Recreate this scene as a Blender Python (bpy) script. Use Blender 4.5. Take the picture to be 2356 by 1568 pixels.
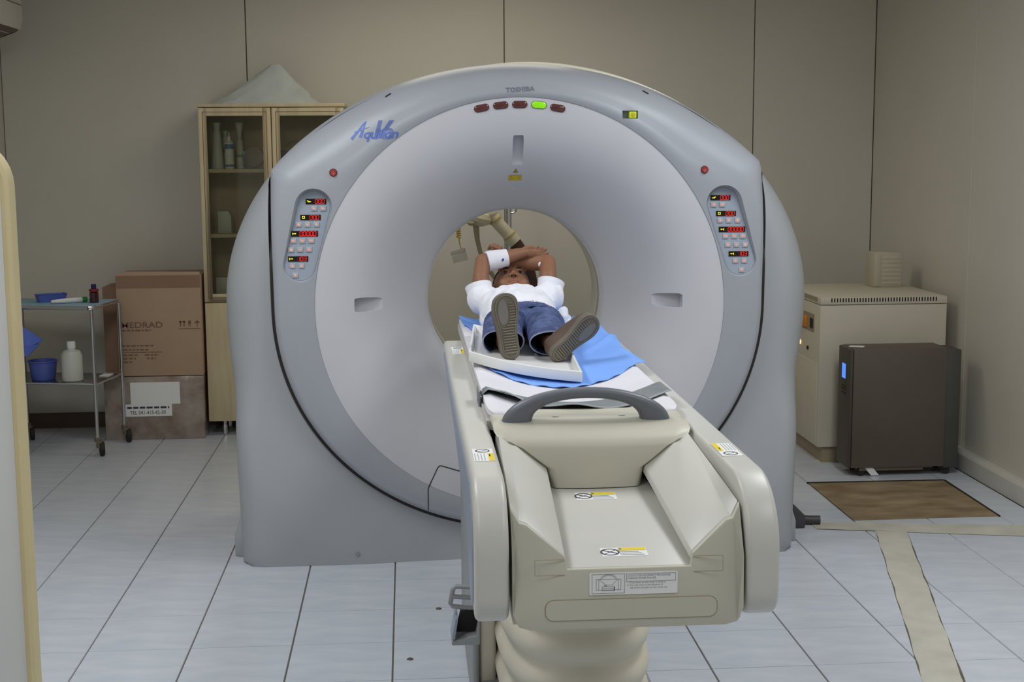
import bpy, bmesh, math, random
from mathutils import Vector, Matrix, Euler
random.seed(7)
for o in list(bpy.data.objects):
    bpy.data.objects.remove(o, do_unlink=True)
SC = bpy.context.scene
COL = SC.collection
PI = math.pi

# ---------------------------------------------------------------- camera
YAW, PITCH, ROLL = 0.07528, 0.13751, -0.00618
cam_d = bpy.data.cameras.new('camera')
cam = bpy.data.objects.new('camera', cam_d)
COL.objects.link(cam)
SC.camera = cam
cam_d.sensor_width = 36.0
cam_d.lens = 36.0 * 3175.4 / 2356.0
cam_d.clip_start = 0.02
fw = Vector((math.sin(YAW) * math.cos(PITCH), math.cos(YAW) * math.cos(PITCH), -math.sin(PITCH)))
rt = Vector((math.cos(YAW), -math.sin(YAW), 0))
up = rt.cross(fw)
r2 = rt * math.cos(ROLL) + up * math.sin(ROLL)
u2 = -rt * math.sin(ROLL) + up * math.cos(ROLL)
mw = Matrix((r2, u2, -fw)).transposed().to_4x4()
mw.translation = Vector((0.0678, -5.0996, 1.6196))
cam.matrix_world = mw

# ---------------------------------------------------------------- world and exposure
W = bpy.data.worlds.new('world')
SC.world = W
W.use_nodes = True
W.node_tree.nodes['Background'].inputs[0].default_value = (0.80, 0.78, 0.74, 1)
W.node_tree.nodes['Background'].inputs[1].default_value = 0.10
SC.view_settings.view_transform = 'Standard'
SC.view_settings.look = 'None'
SC.view_settings.gamma = 1.0
SC.view_settings.use_curve_mapping = False
SC.view_settings.exposure = 0.0
LAMP_NEAR = 17.0
LAMP_MID = 28.0
LAMP_BACK = 11.0

# ---------------------------------------------------------------- materials
def lin(c):
    out = []
    for v in c:
        v = v / 255.0
        out.append(v / 12.92 if v <= 0.04045 else ((v + 0.055) / 1.055) ** 2.4)
    return out
MATS = {}
def mat(name, c, rough=0.5, var=0.05, scale=6.0, bump=0.0, bscale=60.0, metal=0.0, emit=None, estr=0.0,
        trans=0.0, spec=0.5, coat=0.0, c2=None, detail=4.0, stretch=None, sss=0.0):
    m = bpy.data.materials.new(name); m.use_nodes = True
    nt = m.node_tree; N = nt.nodes; L = nt.links
    b = N['Principled BSDF']
    a = lin(c)
    tc = N.new('ShaderNodeTexCoord'); mp = N.new('ShaderNodeMapping')
    L.new(tc.outputs['Object'], mp.inputs[0])
    if stretch: mp.inputs['Scale'].default_value = stretch
    no = N.new('ShaderNodeTexNoise'); no.inputs['Scale'].default_value = scale; no.inputs['Detail'].default_value = detail
    L.new(mp.outputs[0], no.inputs['Vector'])
    rp = N.new('ShaderNodeValToRGB')
    rp.color_ramp.elements[0].position = 0.30; rp.color_ramp.elements[1].position = 0.70
    if c2 is None:
        lo = [x * (1 - var) for x in a]; hi = [min(1, x * (1 + var)) for x in a]
    else:
        lo = lin(c2); hi = a
    rp.color_ramp.elements[0].color = (*lo, 1); rp.color_ramp.elements[1].color = (*hi, 1)
    L.new(no.outputs[0], rp.inputs[0]); L.new(rp.outputs[0], b.inputs['Base Color'])
    b.inputs['Roughness'].default_value = rough
    b.inputs['Metallic'].default_value = metal
    b.inputs['Specular IOR Level'].default_value = spec
    b.inputs['Transmission Weight'].default_value = trans
    b.inputs['Coat Weight'].default_value = coat
    if sss:
        b.inputs['Subsurface Weight'].default_value = sss
        b.inputs['Subsurface Radius'].default_value = (0.01, 0.004, 0.002)
        b.inputs['Subsurface Scale'].default_value = 0.5
    if emit:
        b.inputs['Emission Color'].default_value = (*lin(emit), 1)
        b.inputs['Emission Strength'].default_value = estr
    if bump:
        n2 = N.new('ShaderNodeTexNoise'); n2.inputs['Scale'].default_value = bscale; n2.inputs['Detail'].default_value = 5
        L.new(mp.outputs[0], n2.inputs['Vector'])
        bp = N.new('ShaderNodeBump'); bp.inputs['Strength'].default_value = bump; bp.inputs['Distance'].default_value = 0.01
        L.new(n2.outputs[0], bp.inputs['Height']); L.new(bp.outputs[0], b.inputs['Normal'])
    MATS[name] = m
    return m

def glass_mat(name, refl, tint=(255, 255, 255), rough=0.0):
    m = bpy.data.materials.new(name); m.use_nodes = True
    nt = m.node_tree; N = nt.nodes; L = nt.links
    for n in list(N): N.remove(n)
    out = N.new('ShaderNodeOutputMaterial'); mx = N.new('ShaderNodeMixShader')
    t = N.new('ShaderNodeBsdfTransparent'); g = N.new('ShaderNodeBsdfGlossy')
    t.inputs[0].default_value = (*lin(tint), 1); g.inputs['Roughness'].default_value = rough
    fr = N.new('ShaderNodeFresnel'); fr.inputs[0].default_value = 1.45
    mt = N.new('ShaderNodeMath'); mt.operation = 'MULTIPLY'; mt.inputs[1].default_value = refl
    L.new(fr.outputs[0], mt.inputs[0]); L.new(mt.outputs[0], mx.inputs[0])
    L.new(t.outputs[0], mx.inputs[1]); L.new(g.outputs[0], mx.inputs[2]); L.new(mx.outputs[0], out.inputs[0])
    MATS[name] = m
    return m

mat('wall', (207, 202, 189), 0.45, 0.03, 1.5, 0.02, 40)
mat('ceiling', (235, 233, 226), 0.9, 0.02)
mat('grout', (104, 96, 84), 0.9, 0.15, 12)
mat('tile', (214, 219, 226), 0.28, 0.05, 5, 0.0, c2=(198, 204, 214), stretch=(1, 3.2, 1), detail=6)
mat('cement', (205, 201, 188), 0.7, 0.05, 7, 0.1, 60, c2=(186, 182, 168))
mat('brown_mat', (160, 142, 112), 0.75, 0.2, 5, 0.15, 45, c2=(118, 98, 70), detail=8, stretch=(1, 2.2, 1))
mat('baseboard', (205, 202, 192), 0.4, 0.04)
mat('baseboard_brown', (92, 70, 58), 0.45, 0.1)
mat('ring', (164, 168, 175), 0.42, 0.02, 3)
mat('funnel', (203, 203, 208), 0.45, 0.02, 3)
mat('gantry_body', (166, 169, 173), 0.42, 0.02, 3)
mat('highlight_cream', (232, 226, 204), 0.45, 0.02)  # cream of the painted warm lamp highlight on the gantry
mat('gasket', (34, 27, 24), 0.6, 0.1)
mat('bore', (212, 208, 196), 0.3, 0.03)
mat('pocket', (158, 168, 182), 0.5, 0.02)
mat('display_black', (20, 14, 14), 0.25, 0.1)
mat('seg_red', (255, 30, 26), 0.4, 0.0, emit=(255, 24, 20), estr=0.55)
mat('seg_dim', (60, 12, 12), 0.4, 0.0, emit=(120, 10, 10), estr=0.10)
mat('icon_yellow', (240, 226, 30), 0.4, 0.0, emit=(240, 226, 20), estr=0.6)
mat('icon_orange', (255, 150, 120), 0.4, 0.0, emit=(255, 128, 96), estr=0.75)
mat('button', (176, 180, 184), 0.4, 0.03)
mat('estop_red', (176, 34, 40), 0.3, 0.05)
mat('estop_ring', (70, 60, 62), 0.4)
mat('lamp_dark', (96, 50, 46), 0.15, 0.1, coat=0.6)
mat('lamp_green', (140, 220, 20), 0.15, 0.02, emit=(130, 225, 20), estr=0.35, coat=0.6)
mat('brand_grey', (120, 122, 136), 0.5, 0.0)
mat('logo_blue', (92, 118, 196), 0.5, 0.02)
mat('warn_yellow', (208, 184, 20), 0.5, 0.05)
mat('black', (22, 20, 20), 0.5, 0.1)
mat('vial_green', (196, 216, 60), 0.2, 0.03, emit=(190, 220, 50), estr=0.2)
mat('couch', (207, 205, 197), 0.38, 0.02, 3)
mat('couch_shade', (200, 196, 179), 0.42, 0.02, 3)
mat('couch_blue', (146, 156, 172), 0.35, 0.03)
mat('handle_grey', (108, 112, 120), 0.4, 0.05)
mat('pedestal_grey', (150, 152, 154), 0.45, 0.04)
mat('bellows', (214, 208, 190), 0.5, 0.04, 5, 0.05, 14)
mat('seam_beige', (176, 170, 150), 0.6, 0.02)
mat('wall_seam', (128, 120, 106), 0.8, 0.04)
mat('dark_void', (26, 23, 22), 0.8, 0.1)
mat('pallet', (196, 194, 190), 0.45, 0.04)
mat('mattress', (232, 230, 236), 0.5, 0.03, 6, 0.04, 10)
mat('strap', (128, 132, 136), 0.7, 0.10, 20, 0.2, 120)
mat('strap_edge', (176, 184, 186), 0.7, 0.05)
mat('sheet', (126, 172, 248), 0.8, 0.04, 8, 0.1, 45)
mat('tray', (240, 240, 238), 0.3, 0.02)
mat('cloth_white', (226, 230, 240), 0.8, 0.04, 8, 0.2, 30)
mat('paper', (240, 240, 238), 0.7, 0.01)
mat('ink', (60, 62, 66), 0.7, 0.0)
mat('ink_light', (142, 146, 148), 0.7, 0.0)
mat('sticker_yellow', (240, 214, 40), 0.6, 0.02)
mat('skin', (142, 98, 72), 0.55, 0.06, 10, 0.03, 160, sss=0.05)
mat('lip', (150, 84, 72), 0.5, 0.05)
mat('eye_shaded', (118, 102, 94), 0.2, 0.02)  # eyeball white darkened to paint in the shade on the eyes
mat('eye_dark', (28, 16, 12), 0.2, 0.05)
mat('hair', (34, 24, 20), 0.6, 0.2, 60, 0.5, 220)
mat('shirt', (242, 243, 250), 0.85, 0.02, 6, 0.10, 24)
mat('denim', (92, 108, 154), 0.9, 0.25, 26, 0.35, 70, c2=(50, 58, 96), detail=10)
mat('denim_edge', (150, 158, 186), 0.9, 0.15, 30)
mat('sole', (142, 135, 121), 0.7, 0.08, 12, 0.1, 80, c2=(124, 116, 102))
mat('sole_groove', (112, 104, 92), 0.8, 0.08, 12)
mat('sole_worn', (122, 118, 112), 0.6, 0.06, 12)
mat('shoe_upper', (96, 78, 66), 0.75, 0.1, 12, 0.1, 60)
mat('bandage', (232, 232, 240), 0.9, 0.03, 10, 0.25, 40)
mat('pen_blue', (48, 70, 150), 0.6, 0.05)
mat('wood', (214, 198, 162), 0.5, 0.05, 5, 0.03, 50, c2=(200, 182, 144), stretch=(6, 6, 0.8), detail=6)
mat('wood_inside', (196, 178, 144), 0.6, 0.05, 5, stretch=(6, 6, 0.8))
mat('wood_dark', (96, 72, 50), 0.6, 0.05)
mat('carton', (184, 156, 130), 0.85, 0.05, 4, 0.05, 60)  # cardboard brown lightened to paint in window reflection haze
mat('carton_dark', (154, 122, 100), 0.85, 0.06, 4)
mat('carton_ink', (128, 100, 82), 0.85, 0.03)
mat('film', (172, 160, 148), 0.16, 0.12, 9, 0.9, 16, c2=(128, 106, 90), coat=0.7)
mat('chrome', (198, 200, 204), 0.2, 0.03, metal=1.0)
mat('steel_shelf', (150, 148, 146), 0.25, 0.04, metal=0.9)
mat('rubber', (40, 34, 30), 0.7, 0.1)
mat('caster_grey', (110, 98, 84), 0.5, 0.1)
mat('trolley_top', (150, 186, 206), 0.5, 0.04)
mat('blue_plastic', (88, 104, 186), 0.35, 0.06)
mat('blue_wrap', (96, 120, 214), 0.6, 0.08, 8, 0.5, 14)
mat('green_cap', (50, 150, 70), 0.5)
mat('amber', (58, 22, 22), 0.15, 0.1, coat=0.5)
mat('red_band', (140, 36, 40), 0.5)
mat('navy', (40, 36, 96), 0.5)
mat('milky', (206, 208, 198), 0.4, 0.03)
mat('bottle_blue', (90, 130, 170), 0.5)
mat('bag', (196, 202, 198), 0.3, 0.08, 7, 0.45, 12, coat=0.5)
mat('shield_white', (226, 226, 224), 0.35, 0.02)
mat('shield_cream', (222, 206, 160), 0.45, 0.04)
mat('ac_white', (220, 214, 202), 0.5, 0.02)
mat('ac_dark', (104, 84, 74), 0.6, 0.06)
mat('ups_beige', (214, 206, 186), 0.5, 0.02)
mat('ups_beige_dark', (166, 152, 126), 0.6, 0.03)
mat('ups_dark', (96, 86, 76), 0.55, 0.04)  # dark case colour raised, standing in for haze off the glass
mat('ups_dark_face', (80, 71, 63), 0.5, 0.04)
mat('ups_grey', (76, 75, 70), 0.6, 0.05)
mat('slot_dark', (48, 40, 34), 0.8)
mat('screen_blue', (90, 140, 250), 0.3, 0.02, emit=(80, 140, 255), estr=0.9)
mat('orange_switch', (226, 140, 30), 0.4)
mat('lamp_orange', (255, 190, 120), 0.3, 0, emit=(255, 190, 120), estr=2.0)
mat('speaker_grey', (196, 188, 168), 0.6, 0.03)
mat('arm_white', (226, 218, 190), 0.4, 0.04)
mat('arm_band', (206, 182, 110), 0.5, 0.06)
mat('arm_brown', (84, 58, 46), 0.6, 0.08)
mat('hose', (176, 168, 140), 0.5, 0.05)
mat('coil_yellow', (226, 190, 70), 0.4, 0.05)
mat('cable_dark', (66, 64, 66), 0.5, 0.05)
mat('floor_stud', (96, 84, 70), 0.6)
mat('lamp_housing', (230, 230, 228), 0.5)
mat('frame_metal', (176, 168, 158), 0.4)
mat('lamp_tube', (255, 255, 255), 0.5, 0, emit=(255, 252, 244), estr=7.0)
glass_mat('cabinet_glass', 1.0, (236, 236, 228), 0.02)
glass_mat('clear_plastic', 2.0, (238, 240, 240), 0.03)
glass_mat('window_glass', 0.9, (250, 252, 250), 0.0)

# ---------------------------------------------------------------- object helpers
def thing(name, label, cat, loc=(0, 0, 0), group=None):
    o = bpy.data.objects.new(name, None); COL.objects.link(o)
    o.location = loc; o.empty_display_size = 0.05
    o['label'] = label; o['category'] = cat
    if group: o['group'] = group
    return o
def tag(o, label, cat, group=None):
    o['label'] = label; o['category'] = cat
    if group: o['group'] = group
    return o
def attach(o, parent):
    if parent is not None:
        o.parent = parent
        if parent.type == 'EMPTY' and parent.parent is None:
            o.matrix_parent_inverse = Matrix.Translation(-Vector(parent.location))
    return o
def link(name, me, m, parent=None, label=None):
    o = bpy.data.objects.new(name, me); COL.objects.link(o)
    if m is not None:
        me.materials.clear(); me.materials.append(MATS[m] if isinstance(m, str) else m)
    attach(o, parent)
    if label: o['label'] = label
    return o
def struct(o):
    o['kind'] = 'structure'; return o

class M:
    """collects shapes; build() links them as one mesh object"""
    def __init__(s): s.v = []; s.f = []
    def add(s, vs, fs):
        n = len(s.v); s.v += [Vector(p) for p in vs]; s.f += [[i + n for i in f] for f in fs]; return s
    def box(s, x0, x1, y0, y1, z0, z1, mx=None):
        vs = [Vector((x, y, z)) for z in (z0, z1) for y in (y0, y1) for x in (x0, x1)]
        if mx is not None: vs = [mx @ p for p in vs]
        return s.add(vs, [(0, 2, 3, 1), (4, 5, 7, 6), (0, 1, 5, 4), (2, 6, 7, 3), (0, 4, 6, 2), (1, 3, 7, 5)])
    def prism(s, poly, fn, a, b):
        """poly of 2D points, fn(p, q, t) -> 3D, from t=a to t=b"""
        n = len(poly)
        vs = [fn(p[0], p[1], a) for p in poly] + [fn(p[0], p[1], b) for p in poly]
        fs = [tuple(range(n))[::-1], tuple(range(n, 2 * n))]
        fs += [(i, (i + 1) % n, n + (i + 1) % n, n + i) for i in range(n)]
        return s.add(vs, fs)
    def loft(s, rings, closed=True, caps=True, loop=False):
        n = len(rings[0]); k = len(rings)
        vs = [p for r in rings for p in r]; fs = []
        for j in range(k if loop else k - 1):
            a = j * n; b = ((j + 1) % k) * n
            for i in range(n if closed else n - 1):
                i2 = (i + 1) % n
                fs.append((a + i, a + i2, b + i2, b + i))
        if caps and closed and not loop:
            fs.append(tuple(range(n))[::-1]); fs.append(tuple(range((k - 1) * n, k * n)))
        return s.add(vs, fs)
    def tube(s, path, r, n=10, flat=1.0, upv=None):
        path = [Vector(p) for p in path]
        rs = r if isinstance(r, (list, tuple)) else [r] * len(path)
        rings = []
        t0 = (path[1] - path[0]).normalized()
        a = Vector((0, 0, 1)) if abs(t0.z) < 0.9 else Vector((1, 0, 0))
        if upv is not None: a = Vector(upv)
        nrm = (a - t0 * a.dot(t0)).normalized()
        for i, p in enumerate(path):
            t = (path[min(i + 1, len(path) - 1)] - path[max(i - 1, 0)]).normalized()
            nrm = (nrm - t * nrm.dot(t)).normalized(); bn = t.cross(nrm)
            rings.append([p + nrm * (math.cos(2 * PI * q / n) * rs[i]) + bn * (math.sin(2 * PI * q / n) * rs[i] * flat) for q in range(n)])
        return s.loft(rings)
    def lathe(s, prof, c, axis=(0, 0, 1), n=24):
        """prof: list of (radius, height along axis)"""
        ax = Vector(axis).normalized(); c = Vector(c)
        a = Vector((1, 0, 0)) if abs(ax.x) < 0.9 else Vector((0, 1, 0))
        u = (a - ax * a.dot(ax)).normalized(); w = ax.cross(u)
        rings = [[c + ax * h + (u * math.cos(2 * PI * q / n) + w * math.sin(2 * PI * q / n)) * max(rr, 1e-5) for q in range(n)] for rr, h in prof]
        return s.loft(rings)
    def ell(s, c, r, rot=None, nu=20, nv=14):
        c = Vector(c); rings = []
        for j in range(1, nv):
            th = PI * j / nv
            ring = []
            for i in range(nu):
                ph = 2 * PI * i / nu
                p = Vector((r[0] * math.sin(th) * math.cos(ph), r[1] * math.sin(th) * math.sin(ph), r[2] * math.cos(th)))
                ring.append(c + (rot @ p if rot is not None else p))
            rings.append(ring)
        return s.loft(rings)
    def cap(s, p0, r0, p1, r1, n=16):
        p0 = Vector(p0); p1 = Vector(p1); d = (p1 - p0).normalized()
        pr = []
        L_ = (p1 - p0).length
        for k in range(1, 7):
            a = PI / 2 * k / 6; pr.append((r0 * math.sin(a), -r0 * math.cos(a)))
        for k in range(0, 6):
            a = PI / 2 * k / 6; pr.append((r1 * math.cos(a), L_ + r1 * math.sin(a)))
        return s.lathe(pr, p0, d, n)
    def chain(s, pts):
        for (a, ra), (b, rb) in zip(pts[:-1], pts[1:]): s.cap(a, ra, b, rb)
        return s
    def quad(s, a, b, c, d): return s.add([a, b, c, d], [(0, 1, 2, 3)])
    def mesh(s, name, bevel=0, seg=2, angle=35, flip=True):
        bm = bmesh.new()
        vs = [bm.verts.new(p) for p in s.v]
        bm.verts.ensure_lookup_table()
        for f in s.f:
            try: bm.faces.new([vs[i] for i in f])
            except ValueError: pass
        bmesh.ops.remove_doubles(bm, verts=bm.verts, dist=1e-6)
        bmesh.ops.recalc_face_normals(bm, faces=bm.faces)
        if bevel:
            es = [e for e in bm.edges if len(e.link_faces) == 2 and e.calc_face_angle(0) > math.radians(28)]
            bmesh.ops.bevel(bm, geom=es, offset=bevel, segments=seg, affect='EDGES', profile=0.5, clamp_overlap=True)
        me = bpy.data.meshes.new(name)
        bm.to_mesh(me); bm.free()
        me.polygons.foreach_set('use_smooth', [True] * len(me.polygons))
        me.set_sharp_from_angle(angle=math.radians(angle))
        return me
    def build(s, name, m, parent=None, bevel=0, seg=2, angle=35, label=None):
        return link(name, s.mesh(name, bevel, seg, angle), m, parent, label)

def evaluated(o, name, smooth=True, angle=None):
    bpy.context.view_layer.update()
    dg = bpy.context.evaluated_depsgraph_get()
    me = bpy.data.meshes.new_from_object(o.evaluated_get(dg)); me.name = name
    if smooth: me.polygons.foreach_set('use_smooth', [True] * len(me.polygons))
    if angle: me.set_sharp_from_angle(angle=math.radians(angle))
    return me
def remesh(mb, name, voxel, smooth=4, fac=0.5):
    t = link('tmp', mb.mesh('tmp'), None)
    r = t.modifiers.new('r', 'REMESH'); r.mode = 'VOXEL'; r.voxel_size = voxel
    if smooth:
        sm = t.modifiers.new('s', 'SMOOTH'); sm.iterations = smooth; sm.factor = fac
    me = evaluated(t, name)
    bpy.data.objects.remove(t, do_unlink=True)
    return me
def boolean(me, cut, name, angle=32):
    a = link('tmpa', me, None); b = link('tmpb', cut, None)
    md = a.modifiers.new('b', 'BOOLEAN'); md.operation = 'DIFFERENCE'; md.object = b; md.solver = 'EXACT'
    out = evaluated(a, name, True, angle)
    bpy.data.objects.remove(a, do_unlink=True); bpy.data.objects.remove(b, do_unlink=True)
    return out
def grid_sheet(fn, nu, nv, th):
    """closed thin sheet from fn(u, v) with thickness th downwards"""
    mb = M(); top = []; bot = []
    for j in range(nv + 1):
        for i in range(nu + 1):
            p = Vector(fn(i / nu, j / nv)); top.append(p); bot.append(p - Vector((0, 0, th)))
    n = nu + 1; k = len(top); fs = []
    for j in range(nv):
        for i in range(nu):
            a = j * n + i
            fs.append((a, a + 1, a + n + 1, a + n)); fs.append((k + a, k + a + n, k + a + n + 1, k + a + 1))
    edge = [i for i in range(nu)] + [nu + j * n for j in range(nv)] + [nv * n + i for i in range(nu, 0, -1)] + [j * n for j in range(nv, 0, -1)]
    for q in range(len(edge)):
        a = edge[q]; b = edge[(q + 1) % len(edge)]
        fs.append((a, k + a, k + b, b))
    return mb.add(top + bot, fs)
def text_mesh(body, size, bold=0.0, shear=0.0, align='CENTER', space=1.0, spacing=1.0):
    cu = bpy.data.curves.new('t', 'FONT'); cu.body = body; cu.size = size; cu.align_x = align; cu.align_y = 'CENTER'
    cu.offset = bold; cu.shear = shear; cu.space_character = space; cu.space_line = spacing; cu.resolution_u = 3
    o = bpy.data.objects.new('t', cu); COL.objects.link(o)
    me = evaluated(o, 'text', False)
    bpy.data.objects.remove(o, do_unlink=True)
    return me
def text_on(name, body, size, m, parent, origin, ux, uy, label=None, map_fn=None, **kw):
    """flat lettering laid on a surface: ux, uy the reading and up directions"""
    me = text_mesh(body, size, **kw)
    o3 = Vector(origin); ux = Vector(ux); uy = Vector(uy)
    for v in me.vertices:
        p = o3 + ux * v.co.x + uy * v.co.y
        v.co = map_fn(p) if map_fn else p
    return link(name, me, m, parent, label)
def print_lines(rows, w0, h, seed, put):
    """rows of unreadable small print as short dashes; put(x0, x1, z0, z1) adds one dash"""
    rnd = random.Random(seed)
    for z, x0, x1 in rows:
        x = x0
        while x < x1:
            w = w0 * rnd.uniform(0.5, 1.6); put(x, min(x + w, x1), z, z + h); x += w + w0 * 0.35
def sstep(a, b, x):
    t = max(0.0, min(1.0, (x - a) / (b - a))); return t * t * (3 - 2 * t)
def lerp(a, b, t): return a + (b - a) * t
def rrect(x0, x1, z0, z1, r, n=5):
    pts = []
    for cx, cz, a0 in ((x1 - r, z1 - r, 0), (x0 + r, z1 - r, PI / 2), (x0 + r, z0 + r, PI), (x1 - r, z0 + r, 1.5 * PI)):
        for k in range(n + 1):
            a = a0 + PI / 2 * k / n; pts.append((cx + r * math.cos(a), cz + r * math.sin(a)))
    return pts
def capsule(p, q, r1, r2, n=14):
    """outline of a 2D capsule from p (radius r1) to q (radius r2)"""
    p = Vector(p); q = Vector(q); d = (q - p).normalized(); a0 = math.atan2(d.y, d.x)
    pts = [(p.x + r1 * math.cos(a0 + PI / 2 + PI * k / n), p.y + r1 * math.sin(a0 + PI / 2 + PI * k / n)) for k in range(n + 1)]
    pts += [(q.x + r2 * math.cos(a0 - PI / 2 + PI * k / n), q.y + r2 * math.sin(a0 - PI / 2 + PI * k / n)) for k in range(n + 1)]
    return pts
XZ = lambda p, q, t: (p, t, q)
XY = lambda p, q, t: (p, q, t)
YZ = lambda p, q, t: (t, p, q)

# ================================================================ the room
T = 1 / 3.0
XL, XR, YB, YF, ZC = -2.24, 2.89, 3.15, -5.45, 2.80
fl = struct(M().box(XL, XR, YF, YB, -0.06, -0.004).build('floor', 'grout'))
tile_me = {}
def tile_mesh(w, d):
    k = (round(w, 3), round(d, 3))
    if k not in tile_me:
        mb = M(); e = 0.0012
        lo = [(-w / 2, -d / 2, -0.004), (w / 2, -d / 2, -0.004), (w / 2, d / 2, -0.004), (-w / 2, d / 2, -0.004)]
        hi = [(-w / 2 + e, -d / 2 + e, 0), (w / 2 - e, -d / 2 + e, 0), (w / 2 - e, d / 2 - e, 0), (-w / 2 + e, d / 2 - e, 0)]
        mb.add(lo + hi, [(0, 3, 2, 1), (4, 5, 6, 7), (0, 1, 5, 4), (1, 2, 6, 5), (2, 3, 7, 6), (3, 0, 4, 7)])
        me = mb.mesh('tile', angle=5); me.materials.append(MATS['tile']); tile_me[k] = me
    return tile_me[k]
rest = M()
for j in range(-17, 10):
    for i in range(-7, 9):
        x0, x1 = max(i * T, XL), min((i + 1) * T, XR - 0.055)
        y0, y1 = max(j * T, YF), min((j + 1) * T, YB)
        if x1 - x0 < 0.03 or y1 - y0 < 0.03: continue
        gx, gy = 0.0042, 0.0014
        w, d = x1 - x0 - gx, y1 - y0 - gy
        if j >= -5:
            t = bpy.data.objects.new('tile', tile_mesh(w, d)); COL.objects.link(t)
            t.location = ((x0 + x1) / 2, (y0 + y1) / 2, random.uniform(-0.0004, 0.0004)); t.parent = fl
        else:
            rest.box((x0 + x1 - w) / 2, (x0 + x1 + w) / 2, (y0 + y1 - d) / 2, (y0 + y1 + d) / 2, -0.004, 0)
ro = rest.build('tile_field', 'tile', fl); ro['kind'] = 'stuff'

def wall_panels(wall, along, a0, cuts, z0, z1):
    for k in range(len(cuts) - 1):
        g = 0.003
        mb = M()
        if along == 'x': mb.box(cuts[k] + g, cuts[k + 1] - g, a0 - 0.012, a0, z0, z1)
        else: mb.box(a0 - 0.012, a0, cuts[k] + g, cuts[k + 1] - g, z0, z1)
        mb.build('panel', 'wall', wall, bevel=0.002, seg=1)
wb = struct(M().box(XL - 0.1, XR + 0.1, YB + 0.012, YB + 0.12, -0.06, ZC).build('wall_back', 'wall_seam'))
wall_panels(wb, 'x', YB + 0.012, [XL, -0.845, 0.655, 2.15, XR], 0, ZC)
wr = struct(M().box(XR + 0.012, XR + 0.12, YF, YB + 0.012, -0.06, ZC).build('wall_right', 'wall_seam'))
wall_panels(wr, 'y', XR + 0.012, [YF, -4.29, -2.8, -1.31, 0.18, 1.66, YB], 0, ZC)
struct(M().box(XL - 0.12, XL, YF, YB + 0.012, -0.06, ZC).build('wall_left', 'wall'))
struct(M().box(XL - 0.12, XR + 0.12, YF - 0.1, YB + 0.12, ZC, ZC + 0.1).build('ceiling', 'ceiling'))
wx0, wx1, wz0, wz1 = -0.75, 1.15, 0.80, 2.20
wf = M()
wf.box(XL - 0.12, wx0, YF - 0.1, YF, -0.06, ZC); wf.box(wx1, XR + 0.12, YF - 0.1, YF, -0.06, ZC)
wf.box(wx0, wx1, YF - 0.1, YF, -0.06, wz0); wf.box(wx0, wx1, YF - 0.1, YF, wz1, ZC)
struct(wf.build('wall_front', 'wall'))
w1 = M()
for a in ((wx0, wx0 + 0.05, wz0, wz1), (wx1 - 0.05, wx1, wz0, wz1), (wx0, wx1, wz0, wz0 + 0.05), (wx0, wx1, wz1 - 0.05, wz1)):
    w1.box(a[0], a[1], YF - 0.12, YF + 0.02, a[2], a[3])
win = struct(w1.build('window_1', 'frame_metal', bevel=0.004))
PANE = True
if PANE:
    M().box(wx0 + 0.04, wx1 - 0.04, YF - 0.054, YF - 0.046, wz0 + 0.04, wz1 - 0.04).build('glass_pane', 'window_glass', win)
struct(M().prism([(0, 0), (-0.055, 0), (-0.055, 0.085), (-0.04, 0.10), (0, 0.10)], lambda p, q, t: (XR + p, t, q), YF, YB).build('baseboard_right', 'baseboard', bevel=0.004))
struct(M().prism([(0, 0), (-0.015, 0), (-0.015, 0.085), (-0.008, 0.09), (0, 0.09)], lambda p, q, t: (t, YB + p, q), XL, XR - 0.06).build('baseboard_back', 'baseboard_brown'))

# cement strips where cable channels were closed in the floor
def floor_strip(name, poly):
    mb = M(); mb.prism(poly, XY, -0.003, 0.0022)
    g = M(); cx_ = sum(p[0] for p in poly) / len(poly); cy_ = sum(p[1] for p in poly) / len(poly)
    o = struct(mb.build(name, 'cement'))
    return o
rag = lambda a, b, n, amp: [(lerp(a[0], b[0], k / n) + random.uniform(-amp, amp), lerp(a[1], b[1], k / n) + random.uniform(-amp, amp)) for k in range(n + 1)]
floor_strip('trim_1', rag((1.80, 0.545), (2.83, 0.30), 14, 0.004) + rag((2.83, 0.49), (1.80, 0.655), 12, 0.002))
floor_strip('trim_2', rag((2.040, 0.485), (1.60, -1.25), 16, 0.004) + rag((1.725, -1.25), (2.166, 0.455), 14, 0.004))
def strip_edge(parent, a, b, w):
    d = (Vector(b) - Vector(a)); d.normalize(); n = Vector((-d.y, d.x))
    pts = rag(a, b, 18, 0.002)
    poly = [(p[0] + n.x * w * random.uniform(0.2, 1.3), p[1] + n.y * w * random.uniform(0.2, 1.3)) for p in pts] + [(p[0] - n.x * w * 0.5, p[1] - n.y * w * 0.5) for p in pts[::-1]]
    M().prism(poly, XY, -0.003, 0.0016).build('joint', 'grout', parent)
t1 = bpy.data.objects['trim_1']; t2 = bpy.data.objects['trim_2']
strip_edge(t1, (1.80, 0.545), (2.83, 0.30), 0.006)
strip_edge(t2, (2.040, 0.485), (1.60, -1.25), 0.006); strip_edge(t2, (1.725, -1.25), (2.166, 0.455), 0.006)
bmt = thing('floor_mat', 'brown scuffed square mat lying on the tiles in front of the dark tower unit', 'mat', (2.33, 1.0, 0))
M().prism([(2.0, 0.66), (2.655, 0.665), (2.668, 1.33), (1.998, 1.34)], XY, 0.0003, 0.004).build('mat_sheet', 'brown_mat', bmt)
M().prism([(1.99, 1.335), (2.672, 1.325), (2.675, 1.34), (1.992, 1.352)], XY, 0.0003, 0.006).build('mat_edge', 'rubber', bmt)
M().prism([(2.656, 0.66), (2.664, 0.66), (2.68, 1.33), (2.669, 1.33)], XY, 0.0003, 0.006).build('mat_edge', 'rubber', bmt)
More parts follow.
